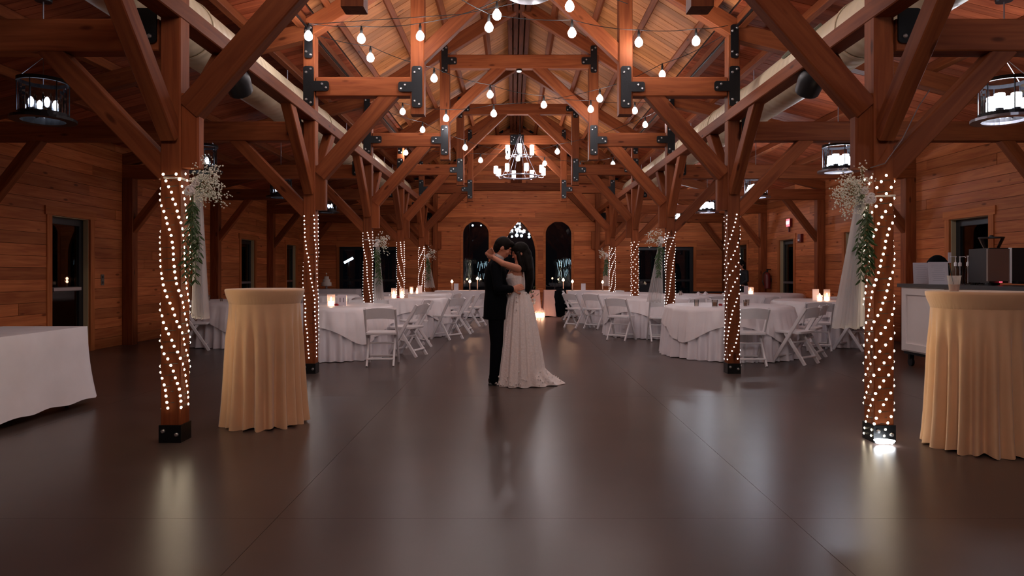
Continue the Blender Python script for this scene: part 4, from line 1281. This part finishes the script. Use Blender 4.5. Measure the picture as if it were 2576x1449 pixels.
for i in range(60):
    z = rnd.uniform(.25, .85); r = .22 * math.sin(min(1, (z - .2) / .4) * PI / 2); a = rnd.uniform(0, 6.28)
    o = link('leaf', _leafme, None, ar, WM[ar.name] @ T(r * math.cos(a) * rnd.random(), r * math.sin(a) * rnd.random(), z) @ rmat(rnd, (math.cos(a), math.sin(a), .6), .6) @ Matrix.Scale(1.7, 4))
for i in range(16):
    z = rnd.uniform(.3, .72); a = rnd.uniform(0, 6.28); r = rnd.uniform(.08, .2)
    part('blossom', MB().ball((r * math.cos(a), r * math.sin(a), z), (.045, .045, .035), 8, 6), M['pinkcloth'] if i % 3 else M['rose'], ar, smooth=True)

# ------------------------------------------------------------------ drapes and hanging flowers on the posts
def drape(s, Y, zt, zb, label, wtop, wbot, dx, seed, dy=0):
    rnd = random.Random(seed); n = 40; rows = 16; mb = MB(); rings = []
    for i in range(rows):
        f = i / (rows - 1); rg = []
        for j in range(n):
            u = j / (n - 1) - .5
            w = wtop + (wbot - wtop) * (f ** 1.15)
            x = dx * f + u * w
            y = (.012 + .045 * f) * math.sin(j * 1.15 + seed) + .01 * math.sin(j * 2.7)
            rg.append((x * (-s) , y, zt - f * (zt - zb) + (.015 * math.sin(j * .8) if i == rows - 1 else 0)))
        rings.append(rg)
    mb.loft(rings, caps=False, closed=False)
    t = thing('drape', label, 'drape', T(s * (A - .16), Y + dy, 0), 'sheer drapes tied to the posts')
    part('fabric', mb, M['sheer'], t, smooth='all')
    kn = MB()
    for q in range(6): kn.tube([(.03 * math.cos(q), .03 * math.sin(q), zt + .0), (.012 * math.cos(q + 1), .012 * math.sin(q + 1), zt - .03), (.035 * math.cos(q * 1.7), .03 * math.sin(q * 1.7), zt - .10)], [.018, .010, .016], 6)
    kn.tube([(0, .0, zt - .02), (s * .04, -.07, zt - .03), (s * .07, -.10, zt - .015), (s * .205, -.10, zt - .01)], .008, 6)
    part('knot', kn, M['sheer'], t, smooth='all')
    return t
def spray(s, Y, z, label, near, seed, dy=0, sc=1.0):
    rnd = random.Random(seed)
    w = T(s * (A - .16), Y + dy, z)
    t = thing('floral_spray', label, 'flowers', w, 'hanging flower sprays on the posts')
    st = MB(); bl = MB(); k = 0
    for i in range(64 if near else 26):
        d = Vector((-s * rnd.uniform(.1, 1.0), rnd.uniform(-.55, .1), rnd.uniform(-.45, .75))); d.normalize()
        L = rnd.uniform(.08, .26) * sc
        e = d * L
        st.tube([(0, 0, 0), tuple(e * .5 + Vector((0, 0, .012))), tuple(e)], .0012, 3)
        for q in range(11 if near else 5):
            o = e + Vector((rnd.gauss(0, .022), rnd.gauss(0, .022), rnd.gauss(0, .022)))
            bl.octa(o, rnd.uniform(.0045, .0080) if near else .010)
    part('stems', st, M['stem'], t, kind='stuff')
    part('blossoms', bl, M['petal'], t, kind='stuff')
    for (cx, cy, cz, cr) in ((0, -.06, -.02, .042), (-s * .035, -.05, .04, .030)):
        ro = part('rose', MB().ball((cx, cy, cz), cr * .45, 8, 6), M['rose'], t, smooth='all')
        for q in range(11):
            an = q * 2.4; k_ = .35 + .055 * q
            pm = MB(); pm.T = T(cx, cy, cz) @ Matrix.Rotation(an, 4, 'Y') @ T(cr * k_, -cr * (.75 - .05 * q), 0) @ RZ(-.5 + .09 * q)
            part('petal', pm.ball((0, 0, 0), (cr * .16, cr * .55, cr * .60), 6, 5), M['rose'], ro, smooth='all')
    # trailing greenery
    for b in range(7 if near else 3):
        x = 0; y = -.05; zz = -.03; pts = [(0, y, zz)]; L = rnd.uniform(.38, .66) * sc; vx = -s * rnd.uniform(.05, .35) if b < 3 else s * rnd.uniform(-.1, .2)
        m = 12
        for i in range(m):
            f = (i + 1) / m
            pts.append((vx * .22 * math.sin(f * 2) , y - .03 * math.sin(f * 3 + b), zz - L * f))
        part('vine', MB().tube(pts, .002, 4), M['stem'], t)
        lm = MB()
        for i in range(2, m + 1):
            for c in (-1, 1):
                d = (c * .8, rnd.uniform(-.4, .2), -1.0)
                mm = T(*pts[i]) @ rmat(rnd, d, .35) @ Matrix.Scale((.9 if near else 1.3) * rnd.uniform(.7, 1.1), 4)
                if near: link('leaf', _leafme, None, t, w @ mm)
                else:
                    lm.T = mm; q = leaf_mesh(.075, .013); lm.add(q.v, q.f)
        if not near: part('leaves', lm, M['leaf'], t, kind='stuff')
    return t
drape(-1, 5.18, 1.99, .93, 'sheer white drape beside the nearest left post', .05, .11, .02, 1, .02)
spray(-1, 5.18, 1.90, "white baby's breath spray with trailing leaves on the nearest left post", True, 1, -.02)
drape(1, 5.18, 1.85, .86, 'sheer white drape beside the nearest right post', .05, .21, .09, 2, -.04)
spray(1, 5.18, 1.83, "white baby's breath spray with trailing leaves on the nearest right post", True, 2, -.1)
drape(-1, 12.08, 1.86, .80, 'sheer white drape beside the third left post', .05, .18, .03, 3)
spray(-1, 12.08, 1.78, 'small green and white spray on the third left post', False, 3)
drape(1, 12.08, 1.90, .75, 'sheer white drape swept left of the third right post', .05, .30, .12, 4)
spray(1, 12.08, 1.84, 'small green and white spray on the third right post', False, 4)
drape(-1, 19.13, 1.78, .85, 'sheer white drape beside the farthest left post', .05, .28, .08, 5)
spray(-1, 19.13, 1.75, 'small green spray on the farthest left post', False, 5)
drape(1, 19.13, 1.80, .9, 'sheer white drape beside the farthest right post', .05, .2, .03, 6)
spray(1, 19.13, 1.76, 'small green spray on the farthest right post', False, 6)

# ------------------------------------------------------------------ rolling bar and what stands on it
b0, b1 = Vector((5.24, 9.45)), Vector((5.36, 5.6))
dirv = (b1 - b0).normalized(); ang = math.atan2(dirv.y, dirv.x)
bw = T(b0.x, b0.y, 0) @ RZ(ang)      # local x runs toward the camera along the front, local -y = room side ... +y is the wall side
# local +y must point to the wall (+X world)
BL = (b1 - b0).length; BH = 1.12
bar = thing('rolling_bar', 'white panelled rolling bar with dark top along the right wall', 'bar', bw)
part('body', MB().box(.02, BL, .02, .66, .20, BH - .045), M['barwhite'], bar)
x = .0
for i in range(4):
    a, b = .06 + i * BL / 4, (i + 1) * BL / 4 - .03
    fr = MB()
    for (p, q, r, t_) in ((a, a + .09, .22, BH - .06), (b - .09, b, .22, BH - .06), (a + .09, b - .09, BH - .15, BH - .06), (a + .09, b - .09, .22, .31)):
        fr.box(p, q, -.002, .02, r, t_)
    pn = part('panel', fr, M['barwhite'], bar)
    part('handle', MB().box(b - .06, b - .045, -.03, -.002, .72, .84), M['blackplastic'], pn)
ef = MB()
for (p, q, r, t_) in ((.05, .12, .22, BH - .06), (.56, .63, .22, BH - .06), (.12, .56, BH - .15, BH - .06), (.12, .56, .22, .31)): ef.box(0, .02, p, q, r, t_)
part('panel', ef, M['barwhite'], bar)
part('countertop', MB().box(-.02, BL + .02, -.02, .70, BH - .045, BH), M['counter'], bar)
part('undershelf', MB().box(.04, BL - .02, .04, .64, .16, .20), M['blackplastic'], bar)
for xx in (.14, BL * .5, BL - .14):
    for yy in (.08, .58):
        cs = part('caster', MB().box(-.02, .02, -.03, .03, .09, .16), M['steel'], bar, bw @ T(xx, yy, 0))
        wl = MB(); wl.T = Matrix.Rotation(PI / 2, 4, 'X')
        wl.lathe([(.03, -.018), (.055, -.016), (.055, .016), (.03, .018)], 16)
        part('wheel', wl, M['iron'], cs, bw @ T(xx, yy, .055), smooth=True)
def onbar(pxx, depth):
    "world point on the bar top at pixel column pxx, depth metres behind the front edge"
    k = (pxx - 1291) / F
    # solve for local x so that the world point projects on that column
    lo, hi = 0, BL
    for _ in range(40):
        m = (lo + hi) / 2; p = bw @ Vector((m, depth, BH))
        if (p.x - CAMX) / p.y < k: lo = m
        else: hi = m
    return p
def sign(pxx, w, h, label, seed):
    p = onbar(pxx, .12)
    t = thing('paper_sign', label, 'sign', T(*p) @ RZ(-.12) @ Matrix.Rotation(-.08, 4, 'X'))
    part('sheet', MB().box(-w / 2, w / 2, 0, .004, .0, h), M['paper'], t)
    rnd = random.Random(seed); ln = MB()
    for i in range(9):
        z = h * (.85 - .085 * i); e = w * rnd.uniform(.2, .36); ln.box(-e, e, -.0012, 0, z, z + .0035)
    part('print', ln, plain('faint grey print', (.50, .47, .55), .7), t, kind='stuff')
    part('foot', MB().box(-w / 2, w / 2, -.01, .05, 0, .004), M['paper'], t)
sign(2319, .205, .285, 'left of two white paper menus on the bar', 1)
sign(2362, .24, .29, 'right of two white paper menus on the bar', 2)
hp = onbar(2358, .36)
hb = thing('hat_bag', 'dark rounded bag behind the paper menus on the bar', 'bag', T(*hp))
part('bag', MB().ball((0, 0, .17), (.16, .12, .22), 16, 10), M['suit'], hb, smooth='all')
part('tag', MB().box(.085, .125, -.10, -.09, .28, .42), M['paper'], hb)
for i, (a, d, c) in enumerate(((2404, .30, 'syrup'), (2415, .42, 'cupp'), (2435, .30, 'cupp'), (2452, .28, 'cupp'), (2468, .44, 'cupp'))):
    p = onbar(a, d)
    t = thing('syrup_bottle', ['leftmost amber syrup bottle with a white pump on the bar', 'second syrup bottle with a white pump on the bar', 'third clear syrup bottle with a white pump on the bar', 'fourth clear syrup bottle with a white pump, left of its neighbour by the machine', 'white pump bottle closest to the espresso machine'][i], 'bottle', T(*p))
    part('bottle', MB().lathe([(.034, 0), (.036, .01), (.036, .17), (.028, .20), (.014, .225), (.014, .25)], 14), M[c], t, smooth=True)
    pm = MB().lathe([(.019, .235), (.019, .275), (.012, .285), (.006, .29), (.006, .345), (.012, .35), (.012, .362)], 10)
    sg = 1 if i in (1, 3) else -1
    if i != 2: pm.tube([(0, 0, .355), (sg * .06, 0, .358), (sg * .075, 0, .345)], (.006), 6)
    else: pm.tube([(0, 0, .355), (0, -.06, .358)], .007, 6)
    pm.tube([(0, 0, .02), (0, 0, .235)], .004, 5)
    part('pump', pm, M['chair'], t, smooth=True)
p = onbar(2516, .30)
em = thing('espresso_machine', 'black and steel espresso machine at the right end of the bar', 'coffee machine', T(*p) @ RZ(-.1))
part('body', MB().box(-.11, .62, .02, .44, .03, .44), M['blackplastic'], em)
part('side_panel', MB().box(-.14, .10, -.01, .02, .05, .43), M['stainless'], em)
part('edge_trim', MB().box(.10, .118, -.02, .02, .03, .44), M['chair'], em)
part('group_head', MB().lathe([(.04, .22), (.04, .27), (.025, .28)], 12, .3, -.03), M['stainless'], em)
part('drip_tray', MB().box(.14, .60, -.10, .02, .02, .05), M['steel'], em)
part('pilot_lamp', MB().box(-.015, .015, -.018, -.008, .035, .047), M['redled'], em)
for a in (-.08, .55):
    for c in (.06, .38): part('foot', MB().lathe([(.02, 0), (.02, .03)], 8, a, c), M['steel'], em)
p = onbar(2494, .62)
gr = thing('coffee_grinder', 'coffee grinder with a clear hopper behind the espresso machine', 'grinder', T(*p))
part('body', MB().lathe([(.09, 0), (.09, .02), (.07, .04), (.07, .33), (.05, .37)], 14), M['blackplastic'], gr, smooth=True)
part('hopper', MB().lathe([(.05, .37), (.13, .56), (.135, .58)], 18, caps=False), M['cupp'], gr, smooth=True)
part('lid', MB().lathe([(.14, .58), (.14, .595), (.03, .60), (.02, .62)], 18), M['blackplastic'], gr, smooth=True)
tb = thing('side_table', 'small dark bench against the far right wall', 'table', T(5.85, 20.6, 0))
part('tabletop', MB().box(-.5, .5, -.2, .2, .66, .70), M['blackplastic'], tb)
for a in (-.45, .45):
    for c in (-.15, .15): part('leg', MB().box(a - .02, a + .02, c - .02, c + .02, 0, .66), M['blackplastic'], tb)
# ------------------------------------------------------------------ people
def remesh(mb, voxel, smooth=2):
    me = mb.mesh('tmp'); o = bpy.data.objects.new('tmp', me); COL.objects.link(o)
    md = o.modifiers.new('r', 'REMESH'); md.mode = 'VOXEL'; md.voxel_size = voxel
    sm = o.modifiers.new('s', 'SMOOTH'); sm.iterations = smooth; sm.factor = .5
    bpy.context.view_layer.update()
    r = bpy.data.meshes.new_from_object(o.evaluated_get(bpy.context.evaluated_depsgraph_get()))
    bpy.data.objects.remove(o)
    r.polygons.foreach_set('use_smooth', [True] * len(r.polygons)); r.materials.clear()
    return r
def limb(mb, pts, rad, n=12, ref=(1, 0, 0)):
    "tapered limb with round joints"
    P = [Vector(p) for p in pts]; q = []; R = []
    for i in range(len(P) - 1):
        for k in range(4):
            f = k / 4; q.append(P[i].lerp(P[i + 1], f))
            a, b = rad[i], rad[i + 1]
            R.append((a + (b - a) * f) if not isinstance(a, tuple) else (a[0] + (b[0] - a[0]) * f, a[1] + (b[1] - a[1]) * f))
    q.append(P[-1]); R.append(rad[-1])
    mb.tube(q, R, n, ref)
    for p, r in zip(P, rad):
        r0 = min(r) if isinstance(r, tuple) else r
        mb.ball(tuple(p), r0 * .98, 10, 8)
def hand(mb, wrist, d, nrm, side, s=1.0, curl=.5):
    "palm, four fingers of unequal length bent at the knuckles, thumb from the side of the palm"
    d = Vector(d).normalized(); n = Vector(nrm); n = (n - d * n.dot(d)).normalized(); l = n.cross(d) * side
    w = Vector(wrist)
    mb.tube([w, w + d * .035 * s, w + d * .07 * s, w + d * .088 * s], [(.014 * s, .024 * s), (.015 * s, .036 * s), (.013 * s, .041 * s), (.010 * s, .038 * s)], 10, n)
    for k, (off, L) in enumerate(((.030, .068), (.010, .076), (-.010, .071), (-.029, .056))):
        b = w + d * .082 * s + l * off * s; dd = d.copy(); pts = [b - d * .015 * s]; pts.append(b)
        for j, fr in enumerate((.42, .33, .25)):
            dd = (dd - n * math.tan(curl * (.45 + .25 * j))).normalized()
            b = b + dd * L * fr * s; pts.append(b)
        mb.tube(pts, [.0092 * s, .009 * s, .0085 * s, .0078 * s, .006 * s], 8, l)
    b = w + d * .028 * s + l * .030 * s
    t1 = (d * .6 + l * .75 - n * .25).normalized(); t2 = (d * .9 + l * .25 - n * .45).normalized()
    mb.tube([b, b + t1 * .030 * s, b + t1 * .030 * s + t2 * .030 * s, b + t1 * .030 * s + t2 * .052 * s], [.013 * s, .0115 * s, .010 * s, .007 * s], 8, n)
def head(mb, m, s=1.0):
    def B(c, r, n=16, k=12):
        q = MB(); q.T = m @ Matrix.Scale(s, 4); q.ball(c, r, n, k); mb.add(q.v, q.f)
    B((-.008, 0, .02), (.096, .077, .100)); B((.022, 0, -.035), (.068, .058, .075)); B((.040, 0, -.078), (.036, .030, .026))
    B((.062, 0, .035), (.030, .052, .028)); B((.088, 0, .012), (.012, .008, .022), 8, 6); B((.100, 0, -.010), (.015, .011, .011), 8, 6)
    B((.082, 0, -.045), (.012, .022, .007), 8, 6); B((.080, 0, -.056), (.012, .019, .007), 8, 6)
    for y in (-1, 1):
        B((-.006, y * .077, -.002), (.018, .008, .030), 8, 8); B((.060, y * .040, -.012), (.025, .020, .025), 8, 8)
def face_parts(t, m, s=1.0):
    for y in (-1, 1):
        q = MB(); q.T = m @ Matrix.Scale(s, 4)
        part('eye', q.ball((.079, y * .031, .010), (.010, .013, .008), 8, 6), M['eyelid'], t, T(), smooth='all')
        q = MB(); q.T = m @ Matrix.Scale(s, 4)
        part('eyebrow', q.tube([(.084, y * .018, .034), (.084, y * .034, .040), (.070, y * .052, .034)], .004, 6), M['hair'], t, T())
    q = MB(); q.T = m @ Matrix.Scale(s, 4)
    part('mouth', q.tube([(.088, -.02, -.050), (.094, 0, -.050), (.088, .02, -.050)], .0045, 6), M['lips'], t, T())
M['eyelid'] = plain('closed eyelid', (.40, .16, .10), .5)
M['lips'] = plain('lips', (.38, .09, .08), .4)
M['shirt'] = plain('white shirt', (.6, .58, .6), .7)
M['blacktop'] = plain('black clothes', (.008, .009, .012), .8)

def mk(W0):
    def f(*p): return W0 @ Vector(p)
    return f
# --- groom: profile to the right, head bowed, arms round the bride
GW = T(-.300, 7.82, 0)
g = mk(GW)
groom = thing('person', 'man in a dark suit slow dancing, head bowed, arms round the bride', 'person', GW)
body = MB()
tors = [((0, 0, .84), (.105, .150)), ((0, 0, .93), (.112, .150)), ((-.01, 0, 1.06), (.102, .138)), ((-.012, 0, 1.18), (.112, .158)), ((-.004, 0, 1.29), (.112, .180)), ((.002, 0, 1.36), (.085, .165)), ((.014, 0, 1.41), (.055, .09)), ((.02, 0, 1.43), (.05, .06))]
def torso(mb, f, data, e=0.0, lo=0, hi=None, n=24):
    d = data[lo:hi]
    mb.tube([f(*p) for p, r in d], [(r[0] + e, r[1] + e) for p, r in d], n, (1, 0, 0))
torso(body, g, tors)
limb(body, [g(.015, 0, 1.38), g(.052, 0, 1.49)], [.056, .052])
HG = GW @ T(.078, 0, 1.548) @ Matrix.Rotation(.55, 4, 'Y') 
head(body, HG, 1.03)
gl = {}
for y in (-1, 1):
    gl[y] = [g(.0, y * .085, .86), g(.012, y * .095, .47), g(-.015, y * .10, .09)]
    limb(body, gl[y], [.085, .056, .038])
    body.tube([g(-.06, y * .10, .035), g(.02, y * .105, .045), g(.12, y * .11, .03), g(.17, y * .11, .022)], [(.03, .033), (.04, .04), (.028, .043), (.015, .03)], 10, (0, 0, 1))
ga = {-1: [g(-.002, -.175, 1.345), g(.03, -.262, 1.09), g(.185, -.215, 1.085)], 1: [g(-.002, .175, 1.345), g(.04, .255, 1.07), g(.20, .20, 1.06)]}
limb(body, ga[-1], [.050, .040, .028]); limb(body, ga[1], [.050, .040, .028])
hand(body, ga[-1][2], (.85, .28, .22), (-.1, -1, .1), -1, 1.0, .35)
hand(body, ga[1][2], (.85, -.3, .18), (-.1, 1, .1), 1, 1.0, .35)
part('body', remesh(body, .0055), M['skin'], groom, T())
face_parts(groom, HG, 1.03)
q = MB(); q.T = HG @ Matrix.Scale(1.03, 4)
q.ball((-.016, 0, .030), (.100, .083, .101), 18, 14); q.ball((-.045, 0, -.01), (.065, .070, .075), 14, 10); q.ball((.045, 0, .085), (.050, .058, .038), 12, 8)
part('hair', remesh(q, .006, 1), M['hair'], groom, T())
jk = MB()
torso(jk, g, [((-.004, 0, .74), (.128, .172)), ((-.004, 0, .84), (.125, .170)), ((-.004, 0, .93), (.122, .160))] + tors[2:7], .016)
for y in (-1, 1): limb(jk, [ga[y][0], ga[y][1], ga[y][1].lerp(ga[y][2], .88)], [.066, .055, .043])
jk.tube([g(.0, 0, 1.395), g(.03, 0, 1.445)], [(.075, .085), (.062, .068)], 16, (1, 0, 0))
part('jacket', remesh(jk, .008), M['suit'], groom, T())
tr = MB(); torso(tr, g, tors, .010, 0, 2)
for y in (-1, 1): limb(tr, [gl[y][0], gl[y][1], g(-.012, y * .10, .055)], [.100, .078, .066])
part('trousers', remesh(tr, .008), M['suit'], groom, T())
part('shirt_collar', MB().tube([g(.022, 0, 1.425), g(.045, 0, 1.468)], [(.062, .064), (.058, .058)], 18, (1, 0, 0)), M['shirt'], groom, T(), smooth=True)
for y in (-1, 1):
    part('shoe', remesh(MB().tube([g(-.085, y * .10, .045), g(-.05, y * .10, .05), g(.04, y * .105, .055), g(.12, y * .11, .038), g(.20, y * .112, .025)], [(.03, .025), (.045, .038), (.05, .044), (.036, .048), (.018, .03)], 14, (0, 0, 1)).box(*(lambda a, b: (a.x, b.x, a.y, b.y, 0.0, .02))(g(-.085, y * .10 - .035, 0), g(.17, y * .10 + .045, 0))), .006), M['shoe'], groom, T())

# --- bride: facing left, bare arms round his neck, long dark hair, lace gown with a train
BW = T(-.035, 7.82, 0) @ RZ(PI)
b = mk(BW)
bride = thing('person', 'bride in a white lace gown with a train, long dark hair, arms round the groom', 'person', BW)
bt = [((.0, 0, .84), (.110, .150)), ((.0, 0, .92), (.112, .155)), ((.01, 0, 1.00), (.088, .122)), ((.02, 0, 1.06), (.080, .112)), ((.035, 0, 1.15), (.090, .125)), ((.050, 0, 1.22), (.108, .135)), ((.035, 0, 1.29), (.075, .140)), ((.022, 0, 1.335), (.048, .105)), ((.012, 0, 1.36), (.04, .05))]
body = MB(); torso(body, b, bt)
limb(body, [b(.012, 0, 1.34), b(.0, 0, 1.43)], [.045, .042])
HBm = BW @ T(-.012, 0, 1.492) @ Matrix.Rotation(.38, 4, 'Y')
head(body, HBm, .95)
for y in (-1, 1):
    limb(body, [b(0, y * .08, .86), b(.01, y * .08, .46), b(-.01, y * .08, .09)], [.080, .050, .034])
    body.tube([b(-.05, y * .08, .03), b(.05, y * .085, .035), b(.13, y * .085, .018)], [(.03, .028), (.03, .035), (.012, .022)], 10, (0, 0, 1))
ba = {1: [b(.015, .135, 1.315), b(.185, .235, 1.372), b(.365, .135, 1.485)], -1: [b(.015, -.135, 1.315), b(.185, -.235, 1.36), b(.355, -.15, 1.46)]}
for y in (-1, 1): limb(body, ba[y], [.043, .036, .024])
hand(body, ba[1][2], (.62, -.62, .30), (.55, .65, .2), 1, .92, .5)
hand(body, ba[-1][2], (.62, .62, .22), (.55, -.65, .2), -1, .92, .5)
part('body', remesh(body, .0055), M['skin'], bride, T())
face_parts(bride, HBm, .95)
hr = MB()
q = MB(); q.T = HBm @ Matrix.Scale(.95, 4)
q.ball((-.018, 0, .032), (.104, .088, .105), 18, 14); q.ball((-.05, 0, -.03), (.080, .082, .09), 14, 10); q.ball((.045, 0, .08), (.05, .06, .04), 12, 8)
hr.add(q.v, q.f)
hr.tube([b(-.035, 0, 1.535), b(-.082, 0, 1.42), b(-.110, .01, 1.31), b(-.118, .01, 1.20), b(-.105, .01, 1.10), b(-.09, .01, 1.03)], [(.062, .066), (.078, .098), (.062, .112), (.055, .11), (.042, .09), (.015, .04)], 16, (1, 0, 0))
hr.tube([b(.02, .07, 1.50), b(-.01, .085, 1.40), b(-.05, .10, 1.28)], [.022, .032, .02], 10)
part('hair', remesh(hr, .007, 1), M['hair'], bride, T())
bo = MB()
torso(bo, b, [bt[2], bt[3], bt[4], ((.055, 0, 1.22), (.100, .134)), ((.068, 0, 1.27), (.070, .115))], .010)
part('bodice', remesh(bo, .007), M['gown'], bride, T())
for y in (-1, 1):
    part('strap', MB().tube([b(.115, y * .075, 1.27), b(.085, y * .10, 1.33), b(.02, y * .105, 1.365), b(-.045, y * .09, 1.30), b(-.055, y * .07, 1.18), b(-.055, y * .05, 1.08)], (.004, .011), 6), M['gown'], bride, T(), smooth=True)
n = 150; rings = []
for i in range(26):
    f = i / 25; rg = []
    for j in range(n):
        a = 2 * PI * j / n; ca, sa = math.cos(a), math.sin(a)
        fold = math.sin(15 * a + 1.5 * math.sin(2 * a) + 1.3 * f) + .4 * math.sin(27 * a + f)
        fx = .098 + .165 * f ** .62; fy = .136 + .185 * f ** .62
        tr_ = max(0, -ca) ** 2.5 * (max(0, (f - .84) / .16)) ** 1.6 * .21 + max(0, -ca) * .045 * f
        k = (.004 + .020 * f)
        x = .008 + ca * (fx + fold * k) - tr_
        y = sa * (fy + fold * k)
        z = 1.045 * (1 - f) + .008
        if f > .84 and ca < 0: z += .05 * max(0, -ca) * (1 - f) / .16 * .3
        if i == 25: z = .006 + .004 * math.sin(13 * a)
        rg.append(tuple(b(x, y, z)))
    rings.append(rg)
part('skirt', MB().loft(rings, caps=False), M['gown'], bride, T(), smooth='all')
# scalloped lace hem pieces lying proud of the skirt
lm = MB(); rnd = random.Random(8)
for i in range(110):
    a = rnd.uniform(0, 2 * PI); f = 1 - abs(rnd.gauss(0, .10)) if i % 5 else rnd.uniform(.0, .2)
    f = max(0.02, min(.985, f)); ca, sa = math.cos(a), math.sin(a)
    fx = .098 + .165 * f ** .62 + .026 * f + .006; fy = .136 + .185 * f ** .62 + .026 * f + .006
    tr_ = max(0, -ca) ** 2.5 * (max(0, (f - .84) / .16)) ** 1.6 * .21 + max(0, -ca) * .045 * f
    c = b(.008 + ca * fx - tr_, sa * fy, 1.045 * (1 - f) + .012)
    lm.ball(tuple(c), (.008, .008, .012), 6, 4)
part('lace_applique', lm, M['gown'], bride, T(), kind='stuff', smooth='all')

# --- guest standing in the far right aisle
QW = T(6.28, 18.95, 0) @ RZ(PI * 1.08)
h = mk(QW)
guest = thing('person', 'guest in black standing in the dim far right aisle, hands low', 'person', QW)
body = MB()
gt = [((0, 0, .80), (.10, .15)), ((0, 0, .90), (.11, .155)), ((0, 0, 1.02), (.09, .13)), ((0, 0, 1.14), (.10, .145)), ((0, 0, 1.24), (.10, .16)), ((0, 0, 1.31), (.075, .15)), ((.01, 0, 1.36), (.05, .07))]
torso(body, h, gt); limb(body, [h(.01, 0, 1.34), h(.04, 0, 1.43)], [.048, .045])
HQ = QW @ T(.06, 0, 1.49) @ Matrix.Rotation(.35, 4, 'Y'); head(body, HQ, .97)
qa = {}
for y in (-1, 1):
    limb(body, [h(0, y * .085, .82), h(.01, y * .09, .45), h(-.01, y * .09, .08)], [.08, .052, .036])
    body.tube([h(-.05, y * .09, .03), h(.06, y * .09, .035), h(.15, y * .09, .018)], [(.03, .03), (.03, .038), (.012, .025)], 10, (0, 0, 1))
    qa[y] = [h(0, y * .16, 1.29), h(.02, y * .22, 1.05), h(.17, y * .14, .93)]
    limb(body, qa[y], [.045, .038, .026]); hand(body, qa[y][2], (.8, -y * .4, -.1), (0, 0, 1), -y, .95, .45)
part('body', remesh(body, .007), M['skin'], guest, T())
face_parts(guest, HQ, .97)
q = MB(); q.T = HQ; q.ball((-.018, 0, .030), (.100, .086, .100), 16, 12); q.ball((-.04, 0, -.06), (.07, .085, .12), 14, 10)
part('hair', remesh(q, .008, 1), M['hair'], guest, T())
sh = MB(); torso(sh, h, [((0, 0, .78), (.12, .17))] + gt[1:], .012)
for y in (-1, 1): limb(sh, [qa[y][0], qa[y][1], qa[y][1].lerp(qa[y][2], .9)], [.056, .048, .036])
part('shirt', remesh(sh, .009), M['blacktop'], guest, T())
tr = MB(); torso(tr, h, gt, .008, 0, 2)
for y in (-1, 1): limb(tr, [h(0, y * .085, .82), h(.01, y * .09, .45), h(-.01, y * .09, .05)], [.09, .07, .058])
part('trousers', remesh(tr, .009), M['blacktop'], guest, T())
for y in (-1, 1): part('shoe', MB().tube([h(-.07, y * .09, .04), h(.05, y * .09, .045), h(.17, y * .09, .02)], [(.035, .035), (.04, .044), (.018, .03)], 12, (0, 0, 1)), M['shoe'], guest, T(), smooth=True)
